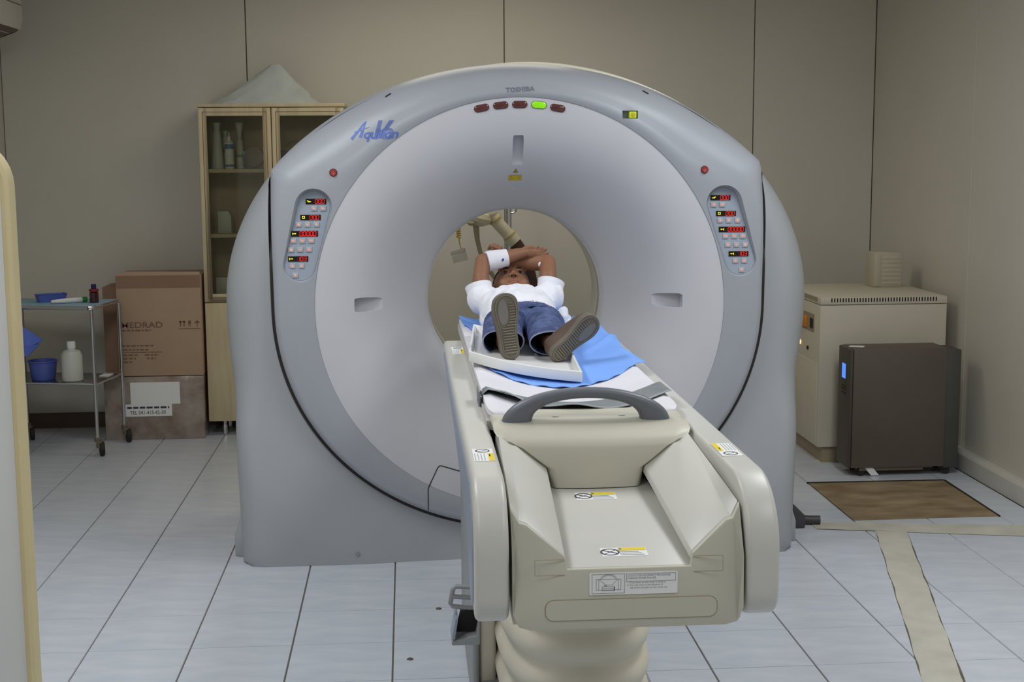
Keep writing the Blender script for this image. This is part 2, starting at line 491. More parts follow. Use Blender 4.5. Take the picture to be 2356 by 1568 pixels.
for k, (x, y) in enumerate(((0.158, -0.345), (0.055, -0.83))):
    tag(M().lathe([(0.0, 0.004), (0.008, 0.0035), (0.011, 0.0005)], (x, y, 0), n=14).build('floor_stud', 'floor_stud'),
        'small brown metal stud set in the tiles ' + ('between the couch and the gantry base' if k == 0 else 'beside the couch foot pedal'), 'stud', 'studs in the floor tiles')

# ceiling lamps (above the frame): they light the room
def ceiling_lamp(x, y, sx, sy, power, col, label, group=None):
    t = thing('ceiling_lamp', label, 'lamp', (x, y, ZC), group)
    mb = M(); h = 0.07
    mb.box(x - sx / 2, x + sx / 2, y - sy / 2, y + sy / 2, ZC - 0.012, ZC - 0.001)
    for a in ((x - sx / 2, x - sx / 2 + 0.012, y - sy / 2, y + sy / 2), (x + sx / 2 - 0.012, x + sx / 2, y - sy / 2, y + sy / 2),
              (x - sx / 2, x + sx / 2, y - sy / 2, y - sy / 2 + 0.012), (x - sx / 2, x + sx / 2, y + sy / 2 - 0.012, y + sy / 2)):
        mb.box(*a, ZC - h, ZC - 0.012)
    mb.build('housing', 'lamp_housing', t)
    l = bpy.data.lights.new('lamp_light', 'AREA'); l.shape = 'RECTANGLE'; l.size = sx - 0.04; l.size_y = sy - 0.04
    l.energy = power; l.color = col
    lo = bpy.data.objects.new('lamp_light', l); COL.objects.link(lo)
    lo.location = (x, y, ZC - h + 0.004); attach(lo, t)
COOL = (0.93, 0.96, 1.0); WARM = (1.0, 0.93, 0.78)
for x in (-0.85, 1.75):
    ceiling_lamp(x, -3.45, 0.6, 1.2, LAMP_NEAR, COOL, 'white recessed ceiling lamp panel in the row over the foot of the couch', 'ceiling lamps over the foot of the couch')
for x in (-0.85, 1.75):
    ceiling_lamp(x, -0.95, 0.6, 1.2, LAMP_MID, COOL, 'white recessed ceiling lamp panel in the row in front of the gantry', 'ceiling lamps in front of the gantry')
ceiling_lamp(0.4, 1.9, 1.2, 0.6, LAMP_BACK, WARM, 'white ceiling lamp panel with warm light behind the scanner')

# ================================================================ the scanner gantry
CX, CZ = 0.508, 1.02
RX, RY = 1.150, 0.935
XS = [(0.0, 1.150), (-0.1, 1.149), (-0.2, 1.139), (-0.3, 1.121), (-0.4, 1.113), (-0.6, 1.110), (-1.03, 1.098)]
RXL, RXR = 1.166, 1.186
def xs(z, side=1):
    rx = RXR if side > 0 else RXL
    if z >= 0: return rx * math.sqrt(max(0.0, 1 - (z / RY) ** 2))
    return xs0(z) + lerp(rx - RX, 0.017, sstep(0, -0.35, z))
def xs0(z):
    for (z0, a), (z1, b) in zip(XS[:-1], XS[1:]):
        if z >= z1: return lerp(a, b, (z0 - z) / (z0 - z1))
    return XS[-1][1]
def O_(ph):
    c, s = math.cos(ph), math.sin(ph)
    if s >= 0: return 1 / math.sqrt((c / (RXR if c > 0 else RXL)) ** 2 + (s / RY) ** 2)
    lo, hi = 0.3, 2.0
    for _ in range(40):
        m = (lo + hi) / 2
        if abs(m * c) > xs(m * s, c) or m * s < -CZ: hi = m
        else: lo = m
    return lo
def S_(ph):
    c, s = math.cos(ph), math.sin(ph)
    if s < 0:
        a, b, n = 0.957, 0.888, 2.05
        return (abs(c / a) ** n + abs(s / b) ** n) ** (-1 / n)
    return min(O_(ph), (0.957 + 0.012 * min(1, abs(s))) / max(1e-4, abs(c)))
RM, RB, YBORE = 0.800, 0.362, 0.585
YR = 0.226
def funnel_y(r):
    s = max(0.0, (RM - r) / (RM - RB)); return YR + 0.003 + 0.356 * s ** 2.4
def elev(ph):
    s = math.sin(ph)
    return math.degrees(math.asin(max(0, s))) if s > 0 else 0.0
def ring_params(ph):
    S = S_(ph); w = sstep(14, 46, elev(ph))
    return S, lerp(0.03, 0.74 * (S - RM), w), lerp(0.036, 0.20, w)
def ring_y(r, ph):
    S, rw, rd = ring_params(ph)
    if r < S - rw:
        t = (r - RM) / max(1e-4, S - rw - RM); return YR - 0.006 * math.sin(PI * max(0, min(1, t)))
    a = math.asin(max(0, min(1, (r - S + rw) / rw))); return YR + rd * (1 - math.cos(a))
def body_y(x, z):
    r = math.hypot(x, z); ph = math.atan2(z, x); S = S_(ph)
    u = max(0, r - S)
    base = 0.270 - 0.052 * sstep(0.02, 0.34, u) * sstep(-0.1, -0.5, z)
    d = (xs(z, x) - abs(x)) if z < 0 else (O_(ph) - r)
    rw = lerp(0.15, 0.085, sstep(-0.05, -0.55, z))
    if d < rw:
        q = 1 - max(0, d) / rw; base += lerp(0.22, 0.12, sstep(-0.05, -0.55, z)) * (1 - math.sqrt(max(0, 1 - q * q)))
    return base
def surf(x, z):
    dx, dz = x - CX, z - CZ; r = math.hypot(dx, dz); ph = math.atan2(dz, dx)
    if r < RM: return funnel_y(max(r, RB))
    if r < S_(ph): return ring_y(r, ph)
    return body_y(dx, dz)
on_gantry = lambda p: Vector((p[0], surf(p[0], p[2]) - 0.0012, p[2]))
PHS = [2 * PI * k / 264 for k in range(264)]
ca = math.atan2(-CZ, XS[-1][1] + 0.017 - 0.0008)
PHS = sorted([p for p in PHS] + [ca + 2 * PI, PI - ca])

G = thing('ct_gantry', 'large grey ring-shaped CT scanner gantry with round bore standing on the tiles', 'ct scanner', (CX, 0.7, 0))
def P3(r, ph, y): return Vector((CX + r * math.cos(ph), y, max(0.0, CZ + r * math.sin(ph))))
# ring cover
rings = []
for ph in PHS:
    S, rw, rd = ring_params(ph); pr = []
    for k in range(9):
        r = lerp(RM + 0.0001, S - rw, k / 8); pr.append((r, ring_y(r, ph)))
    for k in range(1, 11):
        a = PI / 2 * k / 10; pr.append((S - rw + rw * math.sin(a), YR + rd * (1 - math.cos(a))))
    yb = YR + rd
    pr += [(S - 0.001, yb + 0.03), (S - 0.012, yb + 0.06), (S - 0.03, 0.52), (RM + 0.0001, 0.52), (RM + 0.0001, YR + 0.01)]
    rings.append([P3(r, ph, y) for r, y in pr])
ring_me = M().loft(rings, loop=True).mesh('front_cover')
rings = []
for ph in PHS:
    pr = [(RM - 0.0001, YR + 0.03), (RM - 0.0001, YR + 0.006)]
    for k in range(31):
        r = lerp(RM - 0.0004, RB, k / 30); pr.append((r, funnel_y(r)))
    pr += [(RB, 0.62), (RB, 0.66), (RB + 0.02, 0.66), (RM - 0.0001, 0.66), (RM - 0.0001, 0.4)]
    rings.append([P3(r, ph, y) for r, y in pr])
fun_me = M().loft(rings, loop=True).mesh('funnel_cover')

# cutters: control pockets, level pocket, grip recesses, laser slot
def panel_floor(z): return YR + lerp(0.008, 0.030, (z - 1.12) / 0.36)
CAPS = [((-0.287, 1.407), (-0.344, 1.185), 0.072, 0.065), ((1.303, 1.407), (1.370, 1.187), 0.072, 0.065)]
cut = M()
for p, q, r1, r2_ in CAPS:
    poly = capsule(p, q, r1, r2_); n = len(poly)
    inner = capsule(p, q, r1 - 0.010, r2_ - 0.006)
    cut.loft([[Vector((a, 0.10, b)) for a, b in poly], [Vector((a, 0.222, b)) for a, b in poly], [Vector((a, panel_floor(b), b)) for a, b in inner]])
cut.box(0.900, 0.961, 0.1, 0.262, 1.736, 1.766)
ring_me = boolean(ring_me, cut.mesh('cut'), 'front_cover')
cut = M()
for x0, x1 in ((-0.142, -0.030), (1.150, 1.036)):
    yo, yi = surf(x0, 1.025), surf(x1, 1.025)
    poly = rrect(0, 1, -1, 1, 0.30)
    ra, rb_ = [], []
    for a, b in poly:
        x = lerp(x0, x1, a); z = 1.025 + b * 0.034
        ra.append(Vector((x, 0.05, z))); rb_.append(Vector((lerp(x0, x1, a * 0.96 + 0.01), lerp(yo + 0.055, yi - 0.003, a), 1.025 + b * lerp(0.030, 0.024, a))))
    cut.loft([ra, rb_])
yo, yi = surf(0.502, 1.68), surf(0.502, 1.563)
ra, rb_ = [], []
for a, b in rrect(0, 1, -1, 1, 0.22):
    z = lerp(1.680, 1.560, a)
    ra.append(Vector((0.502 + b * 0.0235, 0.05, z))); rb_.append(Vector((0.502 + b * 0.021, lerp(yo + 0.05, yi - 0.002, a), lerp(1.674, 1.563, a))))
cut.loft([ra, rb_])
fun_me = boolean(fun_me, cut.mesh('cut'), 'funnel_cover')
fc = link('front_cover', ring_me, 'ring', G)
fu = link('funnel_cover', fun_me, 'funnel', G)
# bore liner with a bright rim
rings = []
for ph in [2 * PI * k / 96 for k in range(96)]:
    rings.append([P3(r, ph, y) for r, y in ((RB - 0.003, 0.60), (RB - 0.003, 0.86), (RB + 0.02, 0.95), (0.50, 1.165), (0.51, 1.165), (0.40, 0.96), (RB + 0.01, 0.86), (RB + 0.01, 0.60))])
M().loft(rings, loop=True).build('bore_liner', 'bore', G)
rings = [[P3(r, ph, y) for r, y in ((RB - 0.005, 0.632), (RB - 0.005, 0.655), (RB + 0.003, 0.655), (RB + 0.003, 0.632))] for ph in [2 * PI * k / 96 for k in range(96)]]
M().loft(rings, loop=True).build('bore_rim', 'chrome', G, label='bright metal rim inside the bore')
# side and base cover
rings = []
for ph in PHS:
    S, O = S_(ph), O_(ph); rs = min(S + 0.0125, O - 0.014); pr = [(rs - 0.002, 0.62), (rs, 0.34)]
    for k in range(21):
        t = k / 20; r = lerp(rs, O - 0.0005, 1 - (1 - t) ** 1.6)
        y = body_y(r * math.cos(ph), r * math.sin(ph))
        if elev(ph) > 24: y = max(y, lerp(0.30, 0.455, sstep(24, 34, elev(ph))))
        pr.append((r, y))
    pr += [(O - 0.0002, 0.56), (O - 0.0002, 0.75), (O, 1.05), (O - 0.02, 1.12), (O - 0.06, 1.165), (0.53, 1.165), (0.53, 1.0)]
    rings.append([P3(r, ph, y) for r, y in pr])
M().loft(rings, loop=True).build('base_cover', 'gantry_body', G, angle=50)
# cream strip on the right shoulder: lamp highlight put into colour and shape
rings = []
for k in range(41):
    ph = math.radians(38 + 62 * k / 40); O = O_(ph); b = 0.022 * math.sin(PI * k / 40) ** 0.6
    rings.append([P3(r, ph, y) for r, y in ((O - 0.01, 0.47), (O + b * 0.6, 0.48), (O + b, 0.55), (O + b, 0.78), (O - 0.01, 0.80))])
M().loft(rings).build('highlight_strip', 'highlight_cream', G, label='cream strip painted as a lamp highlight')
# black gasket along the seam
rings = []
for k in range(161):
    ph = math.radians(27.2 - (27.2 * 2 + 180) * k / 160); S = S_(ph)
    if elev(ph) > 0: S = min(S, O_(ph) - 0.004)
    y = 0.262 if elev(ph) < 8 else lerp(0.262, 0.40, sstep(8, 28, elev(ph)))
    rings.append([P3(r, ph, yy) for r, yy in ((S - 0.010, y), (S + 0.0122, y), (S + 0.0122, y + 0.04), (S - 0.010, y + 0.04))])
M().loft(rings).build('gasket', 'gasket', G)
# hatch seams beside the couch
sm = M()
def seam(a, b, w=0.0022):
    a = Vector((a[0], 0, a[1])); b = Vector((b[0], 0, b[1])); d = (b - a).normalized(); n = Vector((-d.z, 0, d.x)) * w / 2
    k = 8
    ra = []
    for i in range(k + 1):
        p = a.lerp(b, i / k); l = on_gantry(p - n); r = on_gantry(p + n)
        ra.append([l, r, r + Vector((0, 0.003, 0)), l + Vector((0, 0.003, 0))])
    sm.loft(ra)
for a, b in (((0.133, 0.205), (0.134, 0.300)), ((0.134, 0.300), (0.172, 0.378)), ((0.172, 0.378), (0.180, 0.387)), ((0.180, 0.387), (0.190, 0.386)), ((0.190, 0.386), (0.50, 0.285))): seam(a, b, 0.0035)
sm.build('hatch_seam', 'gasket', G)
M().lathe([(0.0, 0.004), (0.009, 0.0035), (0.010, 0)], (-0.148, surf(-0.148, 0.041), 0.041), (0, -1, 0), 14).build('screw', 'pedestal_grey', G)
# slits for the lifting eyes, with covers
for x, z, sgn in ((0.004, 1.830, 1), (1.002, 1.838, -1)):
    ph = math.atan2(z - CZ, x - CX); tg = Vector((-math.sin(ph), 0, math.cos(ph)))
    if tg.x < 0: tg = -tg
    pts = []
    for k in range(9):
        t = k / 8 - 0.5; p = Vector((x, 0, z)) + tg * (t * 0.028); pts.append(on_gantry(p))
    M().tube(pts, [0.0006] + [0.0032] * 7 + [0.0006], 8).build('lifting_slit', 'gasket', G)
# indicator lamps
LMP = [(0.359, 1.778), (0.432, 1.788), (0.505, 1.791), (0.579, 1.789), (0.651, 1.777)]
for k, (x, z) in enumerate(LMP):
    ph = math.atan2(z - CZ, x - CX); t = Vector((math.sin(ph), 0, -math.cos(ph))); nrm = Vector((math.cos(ph), 0, math.sin(ph)))
    y = surf(x, z) - 0.001; c = Vector((x, y, z))
    def pill(hw, r, y0, y1, name, m, par, dome=False):
        rg = []
        lay = [(1, y0), (1, y1)] if not dome else [(1, y0), (1.0, y1 * 0.5), (0.86, y1 * 0.85), (0.6, y1)]
        for s_, yy in lay:
            ring = []
            for a, b in capsule((-hw, 0), (hw, 0), r * s_, r * s_):
                ring.append(c + t * a + nrm * b + Vector((0, -yy, 0)))
            rg.append(ring)
        return M().loft(rg).build(name, m, par)
    b = pill(0.0155, 0.0138, -0.004, 0.0012, 'lamp_bezel', 'estop_ring', G)
    pill(0.0152, 0.0124, 0.0008, 0.0055, 'lamp_lens', 'lamp_green' if k == 3 else 'lamp_dark', b, True)
# brand lettering, model logo
text_on('brand_lettering', 'TOSHIBA', 0.0235, 'brand_grey', G, (0.506, 0, 1.847), (0.998, 0, 0.05), (-0.05, 0, 0.998), map_fn=on_gantry, bold=0.0012, space=1.16)
lg = M()
def dec(poly):
    vs = [on_gantry(Vector((-0.140 + p[0], 0, 1.662 + p[1]))) for p in poly]; lg.add(vs, [tuple(range(len(vs)))])
def stroke(pts, ws):
    for k in range(len(pts) - 1):
        a = Vector(pts[k]); b = Vector(pts[k + 1]); d = (b - a).normalized(); n = Vector((-d.y, d.x))
        dec([a - n * ws[k] / 2, b - n * ws[k + 1] / 2, b + n * ws[k + 1] / 2, a + n * ws[k] / 2])
stroke([(0.003, 0.001), (0.008, 0.008), (0.026, 0.028), (0.048, 0.058), (0.060, 0.070)], [0.010, 0.010, 0.008, 0.005, 0.001])
stroke([(0.060, 0.070), (0.046, 0.034), (0.036, 0.008)], [0.002, 0.009, 0.011])
stroke([(0.014, 0.026), (0.040, 0.036), (0.074, 0.048)], [0.006, 0.004, 0.0005])
lgm = lg.build('model_logo', 'logo_blue', G, label='blue model lettering on the ring')
text_on('logo_letters', 'quilion', 0.049, 'logo_blue', lgm, (-0.140 + 0.1125, 0, 1.662 + 0.0195), (1.14, 0, 0), (0, 0, 1), map_fn=on_gantry, bold=0.0009, shear=0.28, space=0.90)
st = M()
def strip(x0, x1, z, h):
    a = Vector((-0.140 + x0, 0, 1.662 + z)); b = Vector((-0.140 + x1, 0, 1.662 + z))
    q = [on_gantry(a), on_gantry(b), on_gantry(b + Vector((0, 0, h))), on_gantry(a + Vector((0, 0, h)))]
    st.quad(*[p + Vector((0, 0.0004, 0)) for p in q])
n = 25
for k in range(n):
    z = 0.073 * k / n; h = 0.0016
    sh = 0.28 * z + 0.003
    strip(0.083 + sh, 0.099 + sh, z, h)
    zc, rr = 0.020, 0.024
    if z < zc + rr:
        w = math.sqrt(max(0, rr * rr - (z - zc) ** 2)); c0 = 0.140 + 0.16 * (z - zc)
        wi = math.sqrt(max(0, 0.0085 ** 2 - (z - zc) ** 2))
        if wi > 0: strip(c0 - w, c0 - wi, z, h); strip(c0 + wi, c0 + w, z, h)
        elif w > 0.002: strip(c0 - w, c0 + w, z, h)
    if z > zc + 0.012:
        e = 0.119 + 0.72 * (z - zc - 0.012); strip(e, e + 0.019, z, h)
st.build('logo_number', 'logo_blue', lgm)
# laser warning labels
q = lambda x, z, d=0.0: on_gantry(Vector((x, 0, z))) - Vector((0, d, 0))
tri = M().add([q(0.488, 1.5305), q(0.508, 1.5305), q(0.498, 1.547)], [(0, 1, 2)]).build('warning_triangle', 'black', G, label='yellow laser warning triangle')
M().add([q(0.4905, 1.532, 0.0004), q(0.5055, 1.532, 0.0004), q(0.498, 1.5442, 0.0004)], [(0, 1, 2)]).build('triangle_face', 'warn_yellow', tri)
sb = M()
for k in range(8):
    a = 2 * PI * k / 8; c, s = math.cos(a), math.sin(a)
    sb.add([q(0.498 - s * 0.0006, 1.5362 + c * 0.0006, 0.0008), q(0.498 + s * 0.0006, 1.5362 - c * 0.0006, 0.0008), q(0.498 + c * 0.0042, 1.5362 + s * 0.0042, 0.0008)], [(0, 1, 2)])
sb.build('laser_burst', 'black', tri)
lb = M().quad(q(0.470, 1.4995), q(0.524, 1.4995), q(0.524, 1.5205), q(0.470, 1.5205)).build('warning_label', 'warn_yellow', G)
pl = M()
print_lines([(1.5150, 0.474, 0.520), (1.5085, 0.478, 0.516), (1.5020, 0.476, 0.518)], 0.005, 0.0024, 3, lambda a, b_, c_, d_: pl.quad(q(a, c_, 0.0005), q(b_, c_, 0.0005), q(b_, d_, 0.0005), q(a, d_, 0.0005)))
pl.build('label_print', 'brand_grey', lb)
M().ell((0.495, surf(0.495, 1.466), 1.466), (0.004, 0.002, 0.004), nu=12, nv=8).build('sensor_dot', 'funnel', G)
# bubble level
vb = M().box(0.929, 0.956, YR + 0.006, YR + 0.03, 1.7385, 1.7635).build('level_vial', 'vial_green', G, bevel=0.001)
M().lathe([(0.0075, 0), (0.0085, 0.0005), (0.0085, 0.0012), (0.0075, 0.0015)], (0.9425, YR + 0.006, 1.751), (0, -1, 0), 20).build('level_ring', 'warn_yellow', vb)
M().lathe([(0.0, 0.0012), (0.004, 0.001), (0.0045, 0)], (0.9425, YR + 0.006, 1.751), (0, -1, 0), 14).build('bubble', 'paper', vb)
# emergency stops
for x, z in ((-0.208, 1.538), (1.222, 1.539)):
    y = surf(x, z)
    e = M().lathe([(0.0155, -0.004), (0.0155, 0.001), (0.014, 0.003), (0.0, 0.003)], (x, y, z), (0, -1, 0), 24).build('emergency_stop', 'estop_ring', G)
    M().lathe([(0.0125, 0.001), (0.0125, 0.007), (0.011, 0.0095), (0.006, 0.0085), (0.0, 0.008)], (x, y, z), (0, -1, 0), 24).build('stop_button', 'estop_red', e)
    M().lathe([(0.0055, 0.0086), (0.007, 0.0098), (0.0058, 0.0100), (0.0045, 0.0092)], (x, y, z), (0, -1, 0), 18).build('stop_mark', 'lip', e)
# control panels
SEG = {'0': 'abcdef', '1': 'bc', '3': 'abgcd'}
def digits(mb, md, s, x0, x1, z0, z1, y):
    h = (z1 - z0) * 0.78; zc = (z0 + z1) / 2; pitch = h * 0.80; w = h * 0.56
    chars = []
    for ch in s:
        if ch == '.': chars[-1][1] = True
        else: chars.append([ch, False])
    x = x1 - 0.003 - pitch * len(chars)
    t = h * 0.13
    for ch, dot in chars:
        X = lambda a, b: x + a * w + (b - 0.5) * h * 0.10
        seg = {'a': (0, 1, 1, 1), 'd': (0, 0, 1, 0), 'g': (0, .5, 1, .5), 'f': (0, .5, 0, 1), 'e': (0, 0, 0, .5), 'b': (1, .5, 1, 1), 'c': (1, 0, 1, .5)}
        for nm, (a0, b0, a1, b1) in seg.items():
            tgt = mb if nm in SEG[ch] else md
            p = Vector((X(a0, b0), 0, zc + (b0 - .5) * h)); q_ = Vector((X(a1, b1), 0, zc + (b1 - .5) * h))
            d = (q_ - p).normalized(); p += d * t * 0.35; q_ -= d * t * 0.35; n_ = Vector((-d.z, 0, d.x)) * t / 2
            tgt.quad(*[Vector((v.x, y, v.z)) for v in (p - n_, q_ - n_, q_ + n_, p + n_)])
        if dot: mb.box(x + w + t * 0.6, x + w + t * 1.6, y - 0.0002, y, zc - h / 2 - t / 2, zc - h / 2 + t / 2)
        x += pitch
def glyph(mb, kind, cx, cz, s, y):
    B = lambda a, b, c, d: mb.box(cx + a * s, cx + b * s, y - 0.0003, y, cz + c * s, cz + d * s)
    Tt = lambda *p: mb.add([(cx + a * s, y, cz + b * s) for a, b in p], [tuple(range(len(p)))])
    if kind == 'tilt_l': B(-.9, -.3, .1, .5); B(-.5, .1, -.3, .25); B(0, .9, -.25, .05)
    elif kind == 'tilt_r': B(.3, .9, .1, .5); B(-.1, .5, -.3, .25); B(-.9, 0, -.25, .05)
    elif kind == 'ring': B(-.6, .6, .35, .6); B(-.6, -.3, -.2, .4); B(.3, .6, -.5, .4); B(-.6, .3, -.55, -.3)
    elif kind == 'dot': mb.lathe([(0.0, 0.0003), (0.55 * s, 0.0003), (0.6 * s, 0)], (cx, y, cz), (0, -1, 0), 12)
    elif kind == 'drop': Tt((-.4, -.4), (.4, -.4), (.5, .0), (.1, .3), (.2, .7), (-.1, .3), (-.4, .1))
    elif kind == 'bar': B(-.9, .9, -.2, .2)
    elif kind == 'arrow_r': B(-.9, -.6, -.5, .5); B(-.6, .2, -.1, .2); Tt((.2, -.35), (.9, .05), (.2, .45))
    elif kind == 'arrow_l': B(.6, .9, -.5, .5); B(-.2, .6, -.1, .2); Tt((-.2, .45), (-.9, .05), (-.2, -.35))
    elif kind == 'both': B(-.9, .9, -.1, .1); Tt((-.3, 0), (0, -.4), (.3, 0), (0, .4))
    elif kind == 'grid': B(-.6, .6, .2, .4); B(-.6, .6, -.1, .1); B(-.6, .6, -.4, -.2); B(-.6, -.45, -.4, .4); B(.45, .6, -.4, .4)
    elif kind == 'hand': Tt((-.6, -.2), (.3, -.6), (.8, -.1), (.4, .5), (-.3, .6), (-.7, .3))
    elif kind == 'lift': B(-.9, .9, -.55, -.3); B(-.15, .15, -.3, .2); Tt((-.4, .1), (.4, .1), (0, .6))
    elif kind == 'tee': B(-.7, .8, .1, .45); B(-.1, .25, -.7, .1)
PAN = {
 'L': dict(D=[(-0.317, 1.4389, -0.2397, 1.4186), (-0.339, 1.3784, -0.2617, 1.3583), (-0.3753, 1.3169, -0.2734, 1.2958), (-0.3891, 1.2207, -0.3128, 1.2006)],
  B=[(-0.2858, 1.4022), (-0.2514, 1.4019), (-0.3457, 1.3411), (-0.312, 1.3407), (-0.2779, 1.3413), (-0.3672, 1.2794), (-0.3332, 1.2793), (-0.299, 1.2796), (-0.3764, 1.2454), (-0.3423, 1.2457), (-0.3085, 1.2459), (-0.3724, 1.1844), (-0.3379, 1.1843), (-0.3626, 1.1478)],
  I=['tilt_l', 'ring', 'arrow_r', 'arrow_r'], K=['tilt_l', 'tilt_l', 'dot', 'drop', 'drop', 'arrow_r', 'bar', 'arrow_r', 'hand', 'both', 'grid', 'lift', 'lift', 'tee']),
 'R': dict(D=[(1.2537, 1.4396, 1.3323, 1.4199), (1.2756, 1.378, 1.3544, 1.3582), (1.2867, 1.3166, 1.3908, 1.2957), (1.3259, 1.2205, 1.4044, 1.2006)],
  B=[(1.2657, 1.4024), (1.2999, 1.4027), (1.2916, 1.3413), (1.3259, 1.3409), (1.3606, 1.3406), (1.3127, 1.2796), (1.3474, 1.2796), (1.3818, 1.2792), (1.3221, 1.246), (1.3566, 1.2456), (1.3914, 1.2452), (1.3523, 1.1836), (1.3875, 1.1832), (1.3771, 1.1473)],
  I=['tilt_r', 'ring', 'arrow_l', 'arrow_l'], K=['tilt_r', 'tilt_r', 'drop', 'drop', 'dot', 'arrow_l', 'bar', 'arrow_l', 'grid', 'both', 'hand', 'lift', 'lift', 'tee'])}
for side, (p, q_, r1, r2_) in zip('LR', CAPS):
    d = PAN[side]
    face = capsule(p, q_, r1 - 0.011, r2_ - 0.007)
    cp = M().loft([[Vector((a, panel_floor(b) - 0.0012, b)) for a, b in face], [Vector((a, panel_floor(b) + 0.003, b)) for a, b in face]]).build('control_panel', 'pocket', G, label='sunken blue-grey control panel with red number displays')
    for (x0, z1, x1, z0), s, ic in zip(d['D'], ('00.0', '00.0', '0000.0', '103'), d['I']):
        y = panel_floor((z0 + z1) / 2) - 0.0045
        dsp = M().box(x0, x1, y, y + 0.006, z0, z1).build('display', 'display_black', cp)
        a = M(); b = M(); c = M()
        digits(a, b, s, x0, x1, z0, z1, y - 0.0003)
        glyph(c, ic, x0 + 0.0125, (z0 + z1) / 2, 0.0085, y - 0.0002)
        # three levels at most: lettering belongs to the panel
        a.build('display_digits', 'seg_red', cp); b.build('unlit_segments', 'seg_dim', cp); c.build('display_icon', 'icon_yellow', cp)
    for (x, z), k in zip(d['B'], d['K']):
        y = panel_floor(z) - 0.0055; s = 0.0113
        M().box(x - s, x + s, y, y + 0.007, z - s * 0.86, z + s * 0.86).build('button', 'button', cp, bevel=0.0014, seg=2)
        g = M(); glyph(g, k, x, z, 0.0068, y - 0.0003); g.build('button_icon', 'icon_orange', cp)
# feet and cable boot at the base
for sx, x in ((-1, CX - 1.114), (1, CX + 1.114)):
    M().loft([[Vector((x - sx * 0.02, 0.36, z)), Vector((x + sx * o_, 0.38, z)), Vector((x + sx * o_, 0.62, z)), Vector((x - sx * 0.02, 0.64, z))] for z, o_ in ((0.0, 0.040), (0.085, 0.040), (0.14, 0.022), (0.20, 0.0))]).build('levelling_foot', 'gantry_body', G, bevel=0.006)
M().loft([[Vector((x, y, z)) for y, z in ((0.56, 0.0), (0.76, 0.0), (0.76, h), (0.56, h))] for x, h in ((1.60, 0.17), (1.67, 0.14), (1.74, 0.07), (1.755, 0.055))]).build('cable_boot', 'cable_dark', G, bevel=0.006)
M().tube([(1.74, 0.63, 0.022), (1.79, 0.62, 0.02), (1.835, 0.615, 0.02)], 0.02, 12).build('cable_stub', 'cable_dark', G)

# ================================================================ the patient couch
KX = 0.505
C = thing('patient_couch', 'long cream patient couch with grey arched handle leading into the scanner bore', 'couch', (KX, -1.4, 0))
def side_poly(y1, zb=0.66, zt=0.946, yf=-2.42):
    pts = [(y1, zb + 0.225), (-1.40, zb + 0.178), (-1.95, zb + 0.128), (-2.20, zb + 0.065), (-2.30, zb + 0.012), (yf + 0.06, zb)]
    for k in range(1, 6): a = PI / 2 * k / 6; pts.append((yf + 0.06 - 0.06 * math.sin(a), zb + 0.06 - 0.06 * math.cos(a)))
    pts += [(yf, zb + 0.06), (yf, 0.80)]
    for k in range(1, 12): a = PI / 2 * k / 12; pts.append((yf + 0.16 - 0.16 * math.cos(a), 0.80 + (zt - 0.80) * math.sin(a)))
    pts += [(yf + 0.16, zt), (y1, zt)]
    return pts
for sx in (-1, 1):
    xo, xi = KX + sx * 0.3125, KX + sx * 0.2425
    M().prism(side_poly(-0.20), YZ, xo, xi).build('side_rail', 'couch', C, bevel=0.013, seg=4, angle=50)
    M().prism([(p[0] * 1.0 + (0.03 if p[0] < -1 else -0.02), min(p[1], 0.925)) for p in side_poly(-0.30, 0.675, 0.93, -2.40)], YZ, KX + sx * 0.3165, KX + sx * 0.30).build('side_trim', 'couch_blue', C, bevel=0.008, seg=3, angle=50, label='blue-grey side trim panel')
# front cover with the trough notch
def sec(y):
    t = (y + 2.42) / 0.49
    t = min(t, 1.9)
    L_ = lambda a, b: a + (b - a) * t
    return [(L_(0.237, 0.229), L_(0.898, 0.941)), (L_(0.219, 0.203), L_(0.870, 0.928)), (L_(0.205, 0.188), L_(0.866, 0.925)), (L_(0.130, 0.117), L_(0.806, 0.871)), (L_(0.1275, 0.114), L_(0.790, 0.855))]
z_floor = lambda y: 0.780 + (0.826 - 0.780) * (y + 2.42) / 0.49
s0 = sec(-2.42)
poly = [(KX - a, b) for a, b in s0[:4]] + [(KX - 0.126, 0.781), (KX + 0.126, 0.781)] + [(KX + a, b) for a, b in s0[:4][::-1]]
poly += [(KX + 0.237, 0.80), (KX + 0.237, 0.69), (KX + 0.225, 0.662), (KX + 0.2, 0.655), (KX - 0.2, 0.655), (KX - 0.225, 0.662), (KX - 0.237, 0.69), (KX - 0.237, 0.80)]
lean = lambda z: 0.052 * max(0.0, (z - 0.785) / 0.11) ** 1.3
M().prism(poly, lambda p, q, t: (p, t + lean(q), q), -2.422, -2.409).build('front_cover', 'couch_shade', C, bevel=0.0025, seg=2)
for sx in (-1, 1):
    rg = []
    for y in (-2.4085, -2.30, -1.93, -1.76):
        p = sec(y); pts = [(a, b) for a, b in p] + [(p[-1][0] + 0.022, p[-1][1] + 0.002), (p[-1][0] + 0.022, 0.70), (0.237, 0.70)]
        rg.append([Vector((KX + sx * a, y + (lean(b) * (1.0 if y < -2.4 else 0.5) if y < -2.2 else 0), b)) for a, b in pts])
    M().loft(rg).build('ramp', 'couch', C, bevel=0.003, seg=2, label='sloping inner flank of the couch')
rg = []
for y in (-2.4085, -1.93, -1.7, -0.4):
    h = lerp(0.148, 0.134, (y + 2.42) / 0.49) if y < -1.9 else 0.134
    zf = z_floor(min(y, -1.7)); rg.append([Vector((KX - h + 0.004, y, zf)), Vector((KX + h - 0.004, y, zf)), Vector((KX + h - 0.004, y, 0.69)), Vector((KX - h + 0.004, y, 0.69))])
